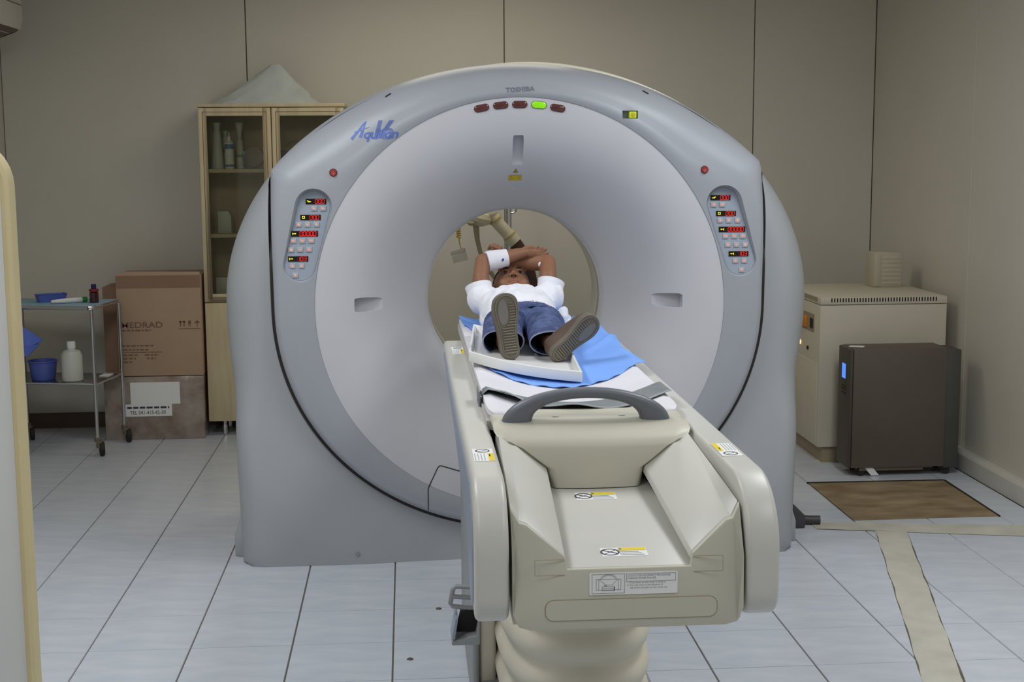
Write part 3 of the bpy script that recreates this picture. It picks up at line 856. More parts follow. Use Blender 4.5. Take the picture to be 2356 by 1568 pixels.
M().loft(rg).build('trough_floor', 'couch', C, bevel=0.002)
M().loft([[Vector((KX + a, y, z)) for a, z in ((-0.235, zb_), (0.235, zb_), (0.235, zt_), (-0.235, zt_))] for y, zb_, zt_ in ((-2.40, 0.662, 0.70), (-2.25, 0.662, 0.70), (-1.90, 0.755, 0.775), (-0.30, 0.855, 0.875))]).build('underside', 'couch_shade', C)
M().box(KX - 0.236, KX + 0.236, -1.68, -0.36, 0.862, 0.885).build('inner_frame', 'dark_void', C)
yf = -2.4226
for sx in (-1, 1):
    a, b = sorted((KX + sx * 0.1315, KX + sx * 0.192))
    fr = M()
    xe = KX + sx * 0.192
    for bx in ((min(a, b), max(a, b), 0.7694, 0.7706), (min(a, b), max(a, b), 0.8004, 0.8016), (xe - 0.0006, xe + 0.0006, 0.77, 0.801)): fr.prism([(bx[0], bx[2]), (bx[1], bx[2]), (bx[1], (bx[2] + bx[3]) / 2), (bx[1], bx[3]), (bx[0], bx[3]), (bx[0], (bx[2] + bx[3]) / 2)], lambda p, q, t: (p, t + lean(q), q), yf - 0.0007, yf)
    fr.build('flap_seam', 'ups_beige_dark', C)
ap = M().prism(rrect(KX - 0.172, KX + 0.182, 0.6735, 0.7185, 0.018, 7), XZ, yf - 0.0005, yf + 0.001).build('access_panel', 'ups_beige_dark', C)
M().prism(rrect(KX - 0.170, KX + 0.180, 0.6752, 0.7168, 0.0165, 7), XZ, yf - 0.0012, yf).build('panel_face', 'couch_shade', ap)
# instruction plate
ip = M().prism(rrect(0.4235, 0.6040, 0.7265, 0.7725, 0.003, 3), XZ, yf - 0.0012, yf + 0.001).build('instruction_plate', 'paper', C, label='white instruction sticker with line drawing')
ln = M()
def rectline(x0, x1, z0, z1, w=0.0007, y=yf - 0.0016):
    for a in ((x0, x1, z0, z0 + w), (x0, x1, z1 - w, z1), (x0, x0 + w, z0, z1), (x1 - w, x1, z0, z1)): ln.box(a[0], a[1], y, y + 0.0004, a[2], a[3])
def segline(a, b, w=0.0007, y=yf - 0.0016):
    a = Vector((a[0], 0, a[1])); b = Vector((b[0], 0, b[1])); d = (b - a).normalized(); n_ = Vector((-d.z, 0, d.x)) * w / 2
    ln.quad(*[Vector((v.x, y, v.z)) for v in (a - n_, b - n_, b + n_, a + n_)])
rectline(0.4285, 0.4955, 0.7295, 0.7700); rectline(0.4985, 0.6000, 0.7530, 0.7695)
rectline(0.4370, 0.4880, 0.7365, 0.7595); segline((0.4425, 0.7365), (0.4425, 0.7595)); segline((0.4825, 0.7365), (0.4825, 0.7595))
segline((0.4430, 0.7590), (0.4545, 0.7495)); segline((0.4820, 0.7590), (0.4715, 0.7495)); segline((0.4545, 0.7495), (0.4545, 0.7470)); segline((0.4715, 0.7495), (0.4715, 0.7470)); segline((0.4545, 0.7470), (0.4715, 0.7470))
rectline(0.4490, 0.4750, 0.7350, 0.7440); segline((0.449, 0.7400), (0.475, 0.7400)); segline((0.4535, 0.7455), (0.4590, 0.7455), 0.0014); segline((0.4735, 0.7350), (0.4750, 0.7430), 0.002)
for rr in (0.0165, 0.0135):
    pr = [(0.4625 + rr * math.cos(PI * k / 10), 0.7590 + rr * 0.62 * math.sin(PI * k / 10)) for k in range(11)]
    for a, b in zip(pr[:-1], pr[1:]): segline(a, b)
ln.build('plate_drawing', 'ink_light', ip)
text_on('plate_heading', 'COUCH-TOP MOVEMENT PROCEDURE\nDURING POWER FAILURE', 0.0052, 'ink_light', ip, (0.5010, yf - 0.0016, 0.7625), (0.97, 0, 0), (0, 0, 1), align='LEFT', spacing=1.0)
text_on('plate_text', '1. Press down on the cover to open it.\n2. Turn the lever in the direction of\n    the arrow and pull out the couch top', 0.0052, 'ink_light', ip, (0.5005, yf - 0.0016, 0.7455), (0.97, 0, 0), (0, 0, 1), align='LEFT', spacing=1.05)
# warning stickers
def sticker(c, ux, uy, w, h, tall):
    c = Vector(c); ux = Vector(ux).normalized(); uy = Vector(uy).normalized(); n_ = ux.cross(uy).normalized()
    P = lambda a, b, d=0.0005: c + ux * (a * w / 2) + uy * (b * h / 2) + n_ * d
    o = M().loft([[P(-1, -1, -0.0005), P(1, -1, -0.0005), P(1, 1, -0.0005), P(-1, 1, -0.0005)], [P(-1, -1), P(1, -1), P(1, 1), P(-1, 1)]]).build('warning_sticker', 'paper', C, label='white and yellow warning sticker')
    ico = M(); bar = M(); lines = M(); d = 0.0010
    def R(mb, a0, a1, b0, b1): mb.quad(P(a0, b0, d), P(a1, b0, d), P(a1, b1, d), P(a0, b1, d))
    if tall: icx, icy, ir = 0.0, 0.64, 0.36 * w
    else: icx, icy, ir = -0.62, 0.0, 0.40 * h
    ec = 1.0 if tall else 1.1
    for k in range(20):
        a0, a1 = 2 * PI * k / 20, 2 * PI * (k + 1) / 20
        E_ = lambda a, s: c + ux * (icx * w / 2 + math.cos(a) * ir * s * ec) + uy * (icy * h / 2 + math.sin(a) * ir * s) + n_ * d
        ico.quad(E_(a0, 1), E_(a1, 1), E_(a1, 0.82), E_(a0, 0.82))
    dx = 0.7 * ir
    q0 = c + ux * (icx * w / 2) + uy * (icy * h / 2) + n_ * d
    ico.quad(q0 - ux * dx * ec - uy * dx, q0 - ux * dx * ec - uy * dx + uy * 0.0022, q0 + ux * dx * ec + uy * dx, q0 + ux * dx * ec + uy * dx - uy * 0.0022)
    if not tall: ico.quad(q0 - ux * dx * ec + uy * dx * .6, q0 - ux * dx * ec + uy * dx * .9, q0 + ux * dx * ec - uy * dx * .5, q0 + ux * dx * ec - uy * dx * .8)
    if tall:
        R(bar, 0.45, 0.97, -0.96, 0.22)
        for k in range(4): R(lines, -0.85 + 0.30 * k, -0.80 + 0.30 * k, -0.9, 0.18)
        R(lines, 0.55, 0.66, -0.3, 0.05)
    else:
        R(bar, -0.22, 0.97, 0.30, 0.92)
        for k in range(3): R(lines, -0.2, 0.85 - 0.1 * k, -0.75 + 0.34 * k, -0.66 + 0.34 * k)
        R(lines, -0.2, -0.08, 0.45, 0.8)
    ico.build('sticker_icon', 'ink', o); bar.build('sticker_bar', 'sticker_yellow', o); lines.build('sticker_print', 'ink_light', o)
sticker((0.229, -2.090, 0.9466), (1, 0, 0), (0, 1, 0), 0.046, 0.125, True)
sticker((0.233, -0.46, 0.9466), (1, 0, 0), (0, 1, 0), 0.040, 0.16, True)
sticker((0.779, -2.090, 0.9466), (-1, 0, 0), (0, -1, 0), 0.046, 0.130, True)
sl = (0.826 - 0.780) / 0.49
sticker((0.496, -1.990, z_floor(-1.990) + 0.0004), (1, 0.0, 0), (0, 1, sl), 0.094, 0.048, False)
sticker((0.508, -2.335, z_floor(-2.335) + 0.0004), (1, 0.0, 0), (0, 1, sl), 0.096, 0.046, False)
# carriage block with the arched handle
lev = [(0.828, 0.107, -1.930), (0.845, 0.110, -1.929), (0.872, 0.115, -1.926), (0.900, 0.157, -1.922), (0.922, 0.187, -1.918), (0.928, 0.203, -1.914), (0.936, 0.218, -1.908), (0.944, 0.231, -1.895), (0.952, 0.238, -1.875), (0.960, 0.238, -1.845), (0.966, 0.236, -1.80), (0.968, 0.232, -1.755), (0.966, 0.230, -1.730)]
rg = []
for z, h, y in lev:
    row = []
    for k in range(25):
        t = -1 + 2 * k / 24; e = max(0.0, (abs(t) - 0.93) / 0.07)
        row.append(Vector((KX + h * t, y + 0.012 * e * e - 0.010 * (1 - t * t), z)))
    row += [Vector((KX + h, max(-1.70, y + 0.08), z - 0.002)), Vector((KX - h, max(-1.70, y + 0.08), z - 0.002))]
    rg.append(row)
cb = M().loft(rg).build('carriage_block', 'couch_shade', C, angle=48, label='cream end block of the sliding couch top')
op, ip_ = [], []
for k in range(25):
    a = PI * k / 24
    op.append((KX - 0.008 + 0.209 * math.cos(a), 0.952 + 0.093 * math.sin(a) ** 0.92))
    ip_.append((KX - 0.008 + 0.133 * math.cos(a), 0.958 + 0.061 * math.sin(a) ** 0.75))
hm = M(); rg = []
for k in range(25):
    (ox, oz), (ix, iz) = op[k], ip_[k]
    y0 = -1.800 - 0.0
    ring = []
    for j in range(12):
        a = 2 * PI * j / 12; cc, ss = math.cos(a), math.sin(a)
        t = 0.5 + 0.5 * math.copysign(abs(cc) ** 0.7, cc)
        ring.append(Vector((lerp(ix, ox, t), y0 + 0.021 * math.copysign(abs(ss) ** 0.7, ss), lerp(iz, oz, t))))
    rg.append(ring)
hm.loft(rg).build('pull_handle', 'handle_grey', C, angle=60, label='dark grey arched pull handle')
for x in (0.425, 0.590):
    M().lathe([(0.008, 0), (0.008, 0.003), (0.006, 0.004), (0, 0.004)], (x, -1.77, 0.967), n=16).build('screw_cap', 'couch', C)
# pallet under the mattress
def cradle(dx): return 0.030 * min(1.0, abs(dx) / 0.245) ** 2.2
rg = []
for y in (-1.735, -1.2, -0.4, 0.0, 0.195):
    top = [Vector((KX + 0.248 * t, y, 0.925 + cradle(0.248 * t))) for t in [-1 + 2 * k / 16 for k in range(17)]]
    rg.append(top + [p - Vector((0, 0, 0.022)) for p in top[::-1]])
M().loft(rg).build('pallet', 'pallet', C, angle=50)
# padded head holder beyond the mattress end
rg = []
for y in (0.02, 0.06, 0.20, 0.31, 0.33):
    w = 0.088 if 0.03 < y < 0.32 else 0.080
    top = [Vector((0.463 + w * t, y, 0.992 + 0.050 * abs(t) ** 2.4)) for t in [-1 + 2 * k / 14 for k in range(15)]]
    rg.append(top + [p - Vector((0, 0, 0.016)) for p in top[::-1]])
M().loft(rg).build('head_holder', 'handle_grey', C, angle=50, label='dark grey head holder trough')
M().box(0.400, 0.526, -0.02, 0.26, 0.930, 0.985).build('head_holder_arm', 'handle_grey', C, bevel=0.006)
# lift column
M().box(KX - 0.25, KX + 0.25, -1.66, -0.30, 0.0, 0.10).build('pedestal_base', 'pedestal_grey', C, bevel=0.02, seg=3)
def sup(hx, hy, cy, z, n_=36, e=0.62):
    out = []
    for k in range(n_):
        a = 2 * PI * k / n_; c_, s_ = math.cos(a), math.sin(a)
        out.append(Vector((KX + 0.006 + hx * math.copysign(abs(c_) ** e, c_), cy + hy * math.copysign(abs(s_) ** e, s_), z)))
    return out
rg = []
for k in range(61):
    z = 0.09 + (0.79 - 0.09) * k / 60
    w = abs(math.sin((0.655 - z) / 0.094 * PI + 0.5))
    f = 0.026 * w ** 0.8
    rg.append(sup(0.185 + f, 0.47 + f - 0.10 * sstep(0.66, 0.70, z), -1.22 + 0.10 * sstep(0.66, 0.70, z), z))
M().loft(rg).build('bellows', 'bellows', C, angle=70, label='cream folded bellows around the lift column')
for sx in (-1, 1):
    M().prism([(-1.30 + 0.15 * (sx + 1), 0.0), (-0.50, 0.0), (-0.50, 0.62), (-1.22 + 0.15 * (sx + 1), 0.62), (-1.30 + 0.15 * (sx + 1), 0.50)], YZ, KX + sx * 0.270, KX + sx * 0.250).build('side_shield', 'pedestal_grey', C, bevel=0.012, seg=3)
    M().prism([(-1.28 + 0.14 * (sx + 1), 0.0), (-0.55, 0.0), (-0.55, 0.655), (-1.28 + 0.14 * (sx + 1), 0.655)], YZ, KX + sx * 0.250, KX + sx * 0.20).build('column_cover', 'bellows', C, bevel=0.014, seg=3)
# step guard and pedal on the left flank
gx = 0.238
gd = M()
gd.tube([(gx, -1.56, 0.470), (0.182, -1.56, 0.474), (0.173, -1.56, 0.466), (0.166, -1.56, 0.428), (0.172, -1.56, 0.420), (gx, -1.56, 0.412)], 0.0065, 10)
gd.tube([(gx, -1.56, 0.441), (0.171, -1.56, 0.447)], 0.0065, 10)
gd.build('pedal_guard', 'pedestal_grey', C)
M().prism([(gx + 0.004, 0.325), (0.168, 0.325), (0.167, 0.338), (gx - 0.006, 0.350), (gx + 0.004, 0.405)], XZ, -1.60, -1.50).build('pedal_bracket', 'pedestal_grey', C, bevel=0.003)
M().prism([(0.167, 0.345), (0.176, 0.345), (0.185, 0.400), (0.178, 0.402)], XZ, -1.61, -1.52).build('foot_pedal', 'couch_blue', C, bevel=0.002, label='blue-grey foot pedal')
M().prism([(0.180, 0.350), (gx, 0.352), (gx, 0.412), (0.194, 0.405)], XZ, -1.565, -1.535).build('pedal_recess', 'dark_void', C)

# ---------------------------------------------------------------- mattress, strap, sheet, tray on the couch
MT = 0.028
def mat_top(x, y=0): return 0.926 + cradle(x - KX) + MT
rg = []
def mrow(y, sh):
    top, bot = [], []
    for k in range(29):
        t = -1 + 2 * k / 28; x = KX + 0.243 * sh * t
        e = max(0, (abs(t) - 0.90) / 0.10); drop = 0.009 * e * e
        top.append(Vector((x, y, mat_top(x) - drop))); bot.append(Vector((x, y, mat_top(x) - MT + 0.0008 + 0.004 * e * e)))
    return top + bot[::-1]
for y, sh, sq in ((-1.722, 0.90, 0.35), (-1.718, 0.93, 0.8), (-1.705, 0.965, 1), (-1.68, 0.99, 1), (-1.63, 1, 1), (-1.2, 1, 1), (-0.6, 1, 1), (-0.2, 1, 1), (0.0, 1, 1), (0.18, 1, 1), (0.20, 0.98, 0.6)):
    row = mrow(y, sh)
    if sq < 1:
        n_ = len(row) // 2
        for i in range(n_):
            a, b = row[i], row[-1 - i]; m_ = (a + b) / 2; row[i] = m_ + (a - m_) * sq; row[-1 - i] = m_ + (b - m_) * sq
    rg.append(row)
mt = tag(M().loft(rg).build('couch_mattress', 'mattress', angle=60), 'long white curved mattress pad on top of the couch', 'mattress')
# grey restraint strap, loose across the near end
ST = thing('restraint_strap', 'loose grey fabric strap lying across the white mattress behind the arched handle', 'strap', (KX, -1.55, 0.96))
def strap_pt(u, v):
    # v 0 the near edge, 1 the far edge; the near edge stands off the pad in two places
    x = lerp(KX - 0.247, KX + 0.250, u)
    far = -1.400 - 0.125 * math.sin(PI * u) ** 1.2
    near = -1.480 - 0.150 * math.sin(PI * u ** 0.9) ** 1.1 - 0.075 * u
    y = lerp(near, far, v)
    lift = 0.004 + (1 - v) * (0.016 * math.exp(-((u - 0.13) / 0.10) ** 2) + 0.018 * math.exp(-((u - 0.46) / 0.13) ** 2) + 0.004)
    z = mat_top(max(KX - 0.24, min(KX + 0.24, x))) + lift
    if u < 0.03: z -= 0.02 * (0.03 - u) / 0.03
    return (x, y, z)
so = link('strap_band', grid_sheet(strap_pt, 60, 6, 0.003).mesh('strap_band'), 'strap', ST)
for v in (0.0, 1.0):
    M().tube([Vector(strap_pt(u / 60, v)) + Vector((0, 0, -0.0012)) for u in range(61)], 0.0022, 6).build('strap_binding', 'strap_edge', ST)
M().box(KX - 0.2555, KX - 0.2505, -1.50, -1.40, 0.905, 0.985).build('strap_end', 'strap', ST, bevel=0.001)

def clampx(x): return max(KX - 0.242, min(KX + 0.242, x))
def sheet_pt(u, v):
    # v 0 at the foot end, 1 under the shoulders
    nearL, nearM, nearR = -0.97, -1.30, -1.00
    yn = lerp(nearL, nearR, u) - 0.315 * math.sin(PI * u ** 0.85) + 0.006 * math.sin(u * 23)
    y = lerp(yn, 0.19, v)
    xl = KX - 0.236 + 0.05 * math.sin(PI * min(1, v / 0.78)) ** 0.7 * (v < 0.78) - 0.008 * sstep(0.8, 0.95, v)
    xr = KX + 0.262 + 0.018 * sstep(0.25, 0.0, v) + 0.006 * math.sin(v * 19)
    x = lerp(xl, xr, u)
    z = mat_top(clampx(x)) + 0.0035 + 0.0025 * (math.sin(u * 17 + v * 9) * math.sin(v * 21 + u * 5) + 1) * 0.7
    z += 0.010 * math.exp(-((v - 0.38 - 0.3 * (u - 0.75)) / 0.028) ** 2) * sstep(0.5, 0.9, u)
    over = max(0, abs(x - KX) - 0.243); z -= over * 0.35
    if v < 0.02: z += 0.002 * math.sin(u * 60)
    z += 0.014 * sstep(0.10, 0.0, u) * sstep(0.10, 0.0, v)
    return (x, y, z)
sh = tag(link('paper_sheet', grid_sheet(sheet_pt, 70, 70, 0.0016).mesh('paper_sheet'), 'sheet'), 'light blue disposable sheet spread over the mattress under the child', 'sheet')

# shallow white tray under the feet
TR = thing('plastic_tray', 'shallow white plastic tray lying under the shoes on the blue sheet', 'tray', (0.42, -0.85, 0.98))
A_, B_, C_, D_ = Vector((0.246, -1.010, 0.9930)), Vector((0.558, -1.255, 0.9640)), Vector((0.588, -0.640, 0.9650)), Vector((0.292, -0.330, 0.9900))
def tpt(u, v, h):
    p = (A_.lerp(B_, u)).lerp(D_.lerp(C_, u), v)
    near = Vector((-0.012, -0.030, 0)) * math.sin(PI * u) * (1 - v)
    return p + near + Vector((0, 0, h - 0.004 * math.sin(PI * u)))
tb = M(); fl_ = []
N_ = 12
def ringpts(m_, h):
    pts = []
    for k in range(N_): pts.append(tpt(lerp(m_, 1 - m_, k / N_), m_, h))
    for k in range(N_): pts.append(tpt(1 - m_, lerp(m_, 1 - m_, k / N_), h))
    for k in range(N_): pts.append(tpt(lerp(1 - m_, m_, k / N_), 1 - m_, h))
    for k in range(N_): pts.append(tpt(m_, lerp(1 - m_, m_, k / N_), h))
    return pts
tb.loft([ringpts(0.0, 0.0), ringpts(0.0, 0.030), ringpts(0.022, 0.031), ringpts(0.035, 0.008), ringpts(0.3, 0.007), ringpts(0.47, 0.007)], caps=True)
tb.build('tray_shell', 'tray', TR, bevel=0.0015, seg=2, angle=40)
ct = M()
ct.tube([(0.604, -0.355, 1.000), (0.611, -0.345, 1.040), (0.610, -0.325, 1.062), (0.603, -0.305, 1.052), (0.601, -0.295, 1.015)], [0.010, 0.015, 0.017, 0.016, 0.010], 14)
ct.tube([(0.620, -0.365, 0.995), (0.625, -0.350, 1.020), (0.624, -0.320, 1.036), (0.622, -0.28, 1.020)], [0.010, 0.013, 0.013, 0.009], 12)
ct.ell((0.615, -0.33, 0.998), (0.020, 0.050, 0.024))
tag(link('folded_cloth', remesh(ct, 'folded_cloth', 0.004, 3), 'cloth_white'), 'crumpled white cloth tucked beside the hip of the child', 'cloth')

# ================================================================ the child lying on the couch
CH = thing('person', 'child in white shirt and blue jeans lying on the couch, arms crossed overhead', 'person', (0.465, -0.40, 0.958))
HT = math.radians(33)
HC = Vector((0.463, 0.115, 1.101))
hx = Vector((1, 0, 0)); hh = Vector((0, math.cos(HT), math.sin(HT))); hn = Vector((0, -math.sin(HT), math.cos(HT)))
HR = Matrix((hx, hh, hn)).transposed()           # local (x, up, front) -> world
def H(x, u, n_): return HC + hx * x + hh * u + hn * n_
b = M()
# head
b.ell(H(0, 0.018, -0.012), (0.070, 0.084, 0.082), HR, 28, 20)
b.ell(H(0, -0.015, 0.018), (0.060, 0.072, 0.060), HR, 24, 16)
b.ell(H(0, -0.052, 0.030), (0.046, 0.040, 0.046), HR)
b.ell(H(0, -0.078, 0.048), (0.022, 0.016, 0.020), HR)                       # chin
for s in (-1, 1):
    b.ell(H(s * 0.034, -0.038, 0.046), (0.025, 0.026, 0.024), HR)           # cheeks
    b.ell(H(s * 0.026, 0.030, 0.060), (0.030, 0.010, 0.012), HR)            # brow ridge
    b.ell(H(s * 0.071, -0.006, -0.006), (0.010, 0.028, 0.017), HR)          # ears
    b.ell(H(s * 0.0095, -0.028, 0.083), (0.0085, 0.008, 0.008), HR)         # nostril wings
b.ell(H(0, 0.034, 0.050), (0.050, 0.034, 0.026), HR)                        # forehead
b.cap(H(0, 0.014, 0.070), 0.007, H(0, -0.024, 0.090), 0.0095)               # nose
b.ell(H(0, -0.052, 0.072), (0.019, 0.0052, 0.010), HR)                      # upper lip
b.ell(H(0, -0.061, 0.069), (0.016, 0.0056, 0.010), HR)                      # lower lip
b.cap(H(0, -0.05, -0.02), 0.040, (0.463, -0.01, 1.045), 0.044)              # neck
# trunk
b.ell((0.463, -0.11, 1.044), (0.116, 0.12, 0.072), None, 28, 18)
b.ell((0.465, -0.26, 1.026), (0.104, 0.16, 0.060), None, 28, 18)
b.ell((0.466, -0.40, 1.024), (0.102, 0.085, 0.056), None, 28, 18)
# arms: upper arms raised, forearms crossed above the forehead
b.chain([((0.395, -0.05, 1.050), 0.046), ((0.341, -0.015, 1.085), 0.040), ((0.338, 0.010, 1.150), 0.031), ((0.349, 0.060, 1.207), 0.028)])
b.chain([((0.349, 0.060, 1.207), 0.029), ((0.400, 0.070, 1.208), 0.031), ((0.470, 0.080, 1.228), 0.024), ((0.512, 0.085, 1.237), 0.0185)])
b.chain([((0.535, -0.05, 1.050), 0.046), ((0.588, -0.015, 1.090), 0.040), ((0.590, 0.010, 1.150), 0.033), ((0.594, 0.070, 1.197), 0.031)])
b.chain([((0.594, 0.070, 1.197), 0.031), ((0.552, 0.095, 1.196), 0.031), ((0.480, 0.125, 1.196), 0.024), ((0.438, 0.145, 1.205), 0.019)])
# hand over the elbow
b.ell((0.534, 0.082, 1.236), (0.026, 0.014, 0.021), None)
b.ell((0.514, 0.082, 1.252), (0.014, 0.011, 0.010), None)                   # base of the thumb
# hand behind the bandaged arm, loosely closed
b.ell((0.408, 0.165, 1.232), (0.024, 0.018, 0.026), Matrix.Rotation(0.5, 3, 'Y'))
# legs
b.chain([((0.415, -0.42, 1.018), 0.046), ((0.384, -0.63, 1.036), 0.040), ((0.372, -0.78, 1.018), 0.030), ((0.374, -0.885, 1.012), 0.023)])
b.chain([((0.518, -0.42, 1.018), 0.046), ((0.518, -0.63, 1.036), 0.040), ((0.518, -0.78, 1.016), 0.030), ((0.526, -0.885, 1.014), 0.023)])
# fingers (separate chains growing out of the palms)
fb = [((0.550, 0.084, 1.245), (0.556, 0.080, 1.251), (0.560, 0.076, 1.2575), 0.0056),
      ((0.554, 0.080, 1.239), (0.566, 0.076, 1.246), (0.577, 0.071, 1.2535), 0.0058),
      ((0.554, 0.078, 1.234), (0.573, 0.072, 1.240), (0.588, 0.067, 1.2485), 0.0058),
      ((0.552, 0.078, 1.228), (0.574, 0.071, 1.230), (0.594, 0.066, 1.2350), 0.0056)]
for p0, p1, p2, r in fb: b.chain([(p0, r * 1.15), (p1, r * 1.0), (p2, r * 0.88)])
b.chain([((0.512, 0.082, 1.252), 0.0085), ((0.530, 0.078, 1.257), 0.0068), ((0.540, 0.076, 1.256), 0.0058)])   # thumb along the palm edge
for k in range(4):
    x = 0.392 + 0.010 * k
    b.chain([((x + 0.004, 0.160, 1.250), 0.0065), ((x - 0.006, 0.172, 1.262 - 0.004 * abs(k - 1)), 0.0062), ((x - 0.014, 0.178, 1.246), 0.0056)])
b.chain([((0.420, 0.155, 1.236), 0.008), ((0.404, 0.146, 1.250), 0.0068), ((0.394, 0.146, 1.256), 0.006)])
body = link('body', remesh(b, 'body', 0.0024, 5, 0.5), 'skin', CH)
# nostrils, lips, eyes, brows
for s in (-1, 1):
    M().ell(H(s * 0.0072, -0.0345, 0.0855), (0.0034, 0.0022, 0.0045), HR, 10, 8).build('nostril', 'eye_dark', body)
    e = M().ell(H(s * 0.030, 0.002, 0.066), (0.0112, 0.0043, 0.0082), HR, 16, 12).build('eye', 'eye_shaded', body)
    M().ell(H(s * 0.029, 0.001, 0.0720), (0.0066, 0.0043, 0.0040), HR, 14, 10).build('iris', 'eye_dark', e)
    lid = M(); lid.tube([H(s * x, u, n_) for x, u, n_ in ((0.018, 0.004, 0.0715), (0.024, 0.0088, 0.0735), (0.031, 0.0095, 0.0730), (0.038, 0.0068, 0.0690), (0.043, 0.001, 0.0640))], [0.0015, 0.0030, 0.0032, 0.0028, 0.0012], 8)
    lid.build('eyelid', 'skin', body)
    ls = M(); ls.tube([H(s * x, u, n_) for x, u, n_ in ((0.018, 0.0015, 0.0735), (0.024, 0.0060, 0.0762), (0.031, 0.0066, 0.0755), (0.038, 0.0040, 0.0712), (0.043, -0.001, 0.0655))], [0.0006, 0.0011, 0.0012, 0.0011, 0.0005], 6)
    ls.build('eyelashes', 'hair', body)
    br = M(); br.tube([H(s * x, u, n_) for x, u, n_ in ((0.012, 0.0235, 0.0735), (0.022, 0.0275, 0.0745), (0.034, 0.0275, 0.0705), (0.046, 0.0215, 0.0615))], [0.0018, 0.0032, 0.0030, 0.0010], 8, 0.6)
    br.build('eyebrow', 'hair', body)
lp = M(); lp.tube([H(x, -0.0555 + 26 * x * x * 0.0 - 9 * x * x, 0.0795 - 22 * x * x) for x in (-0.0195, -0.013, -0.006, 0, 0.006, 0.013, 0.0195)], [0.0006, 0.0014, 0.0018, 0.0015, 0.0018, 0.0014, 0.0006], 8)
lp.build('mouth_line', 'lip', body)
# short dark hair: a cap over the skull, open at the face
hb = M().ell(H(0, 0.020, -0.014), (0.0735, 0.0875, 0.0860), HR, 40, 30)
hm_ = hb.mesh('hair')
bm = bmesh.new(); bm.from_mesh(hm_)
Ri = HR.transposed()
kill = []
for f in bm.faces:
    l = Ri @ (f.calc_center_median() - HC)
    if (l.z > 0.012 and l.y < 0.062 - 0.35 * abs(l.x)) or (l.y < -0.045 and l.z > -0.05) or (l.z > 0.055) or (abs(l.x) > 0.058 and l.z > -0.008 and l.y < 0.03): kill.append(f)
bmesh.ops.delete(bm, geom=kill, context='FACES')
bm.to_mesh(hm_); bm.free()
ho = link('hair', hm_, 'hair', CH)
sd = ho.modifiers.new('thick', 'SOLIDIFY'); sd.thickness = 0.004; sd.offset = -1
# tee shirt
s = M()
s.ell((0.463, -0.10, 1.050), (0.138, 0.120, 0.084), None, 30, 20)
s.ell((0.464, -0.20, 1.042), (0.134, 0.150, 0.084), None, 30, 20)
s.ell((0.466, -0.30, 1.030), (0.128, 0.125, 0.072), None, 30, 20)
s.ell((0.385, -0.15, 1.010), (0.062, 0.16, 0.046), None)
s.ell((0.545, -0.15, 1.010), (0.062, 0.16, 0.046), None)
s.cap((0.400, -0.06, 1.045), 0.062, (0.340, -0.035, 1.075), 0.056)
s.cap((0.340, -0.035, 1.070), 0.054, (0.335, -0.015, 1.082), 0.047)
s.cap((0.530, -0.06, 1.045), 0.062, (0.588, -0.035, 1.080), 0.056)
s.cap((0.588, -0.035, 1.075), 0.054, (0.592, -0.015, 1.090), 0.047)
sm_me = remesh(s, 'shirt', 0.004, 6, 0.5)
for v in sm_me.vertices:      # soft folds
    p = v.co
    k = 0.0028 * math.sin(p.y * 62 + p.x * 46 + 3 * math.sin(p.x * 30)) + 0.0018 * math.sin(p.x * 120 - p.y * 40)
    if p.z > 1.02: v.co = p + v.normal * k
so_ = link('shirt', sm_me, 'shirt', CH)
# flared sleeve hems
for c0, c1, r0, r1 in (((0.338, -0.020, 1.078), (0.329, 0.000, 1.117), 0.046, 0.050), ((0.588, -0.020, 1.086), (0.600, 0.002, 1.128), 0.046, 0.050)):
    ax = (Vector(c1) - Vector(c0)); L_ = ax.length
    M().lathe([(r0 + 0.001, 0), (r1, L_), (r1 + 0.0012, L_ + 0.004), (r1 - 0.003, L_ + 0.0045), (r1 - 0.006, L_ - 0.004), (r0 - 0.006, 0)], c0, ax, 28).build('sleeve_hem', 'shirt', so_)
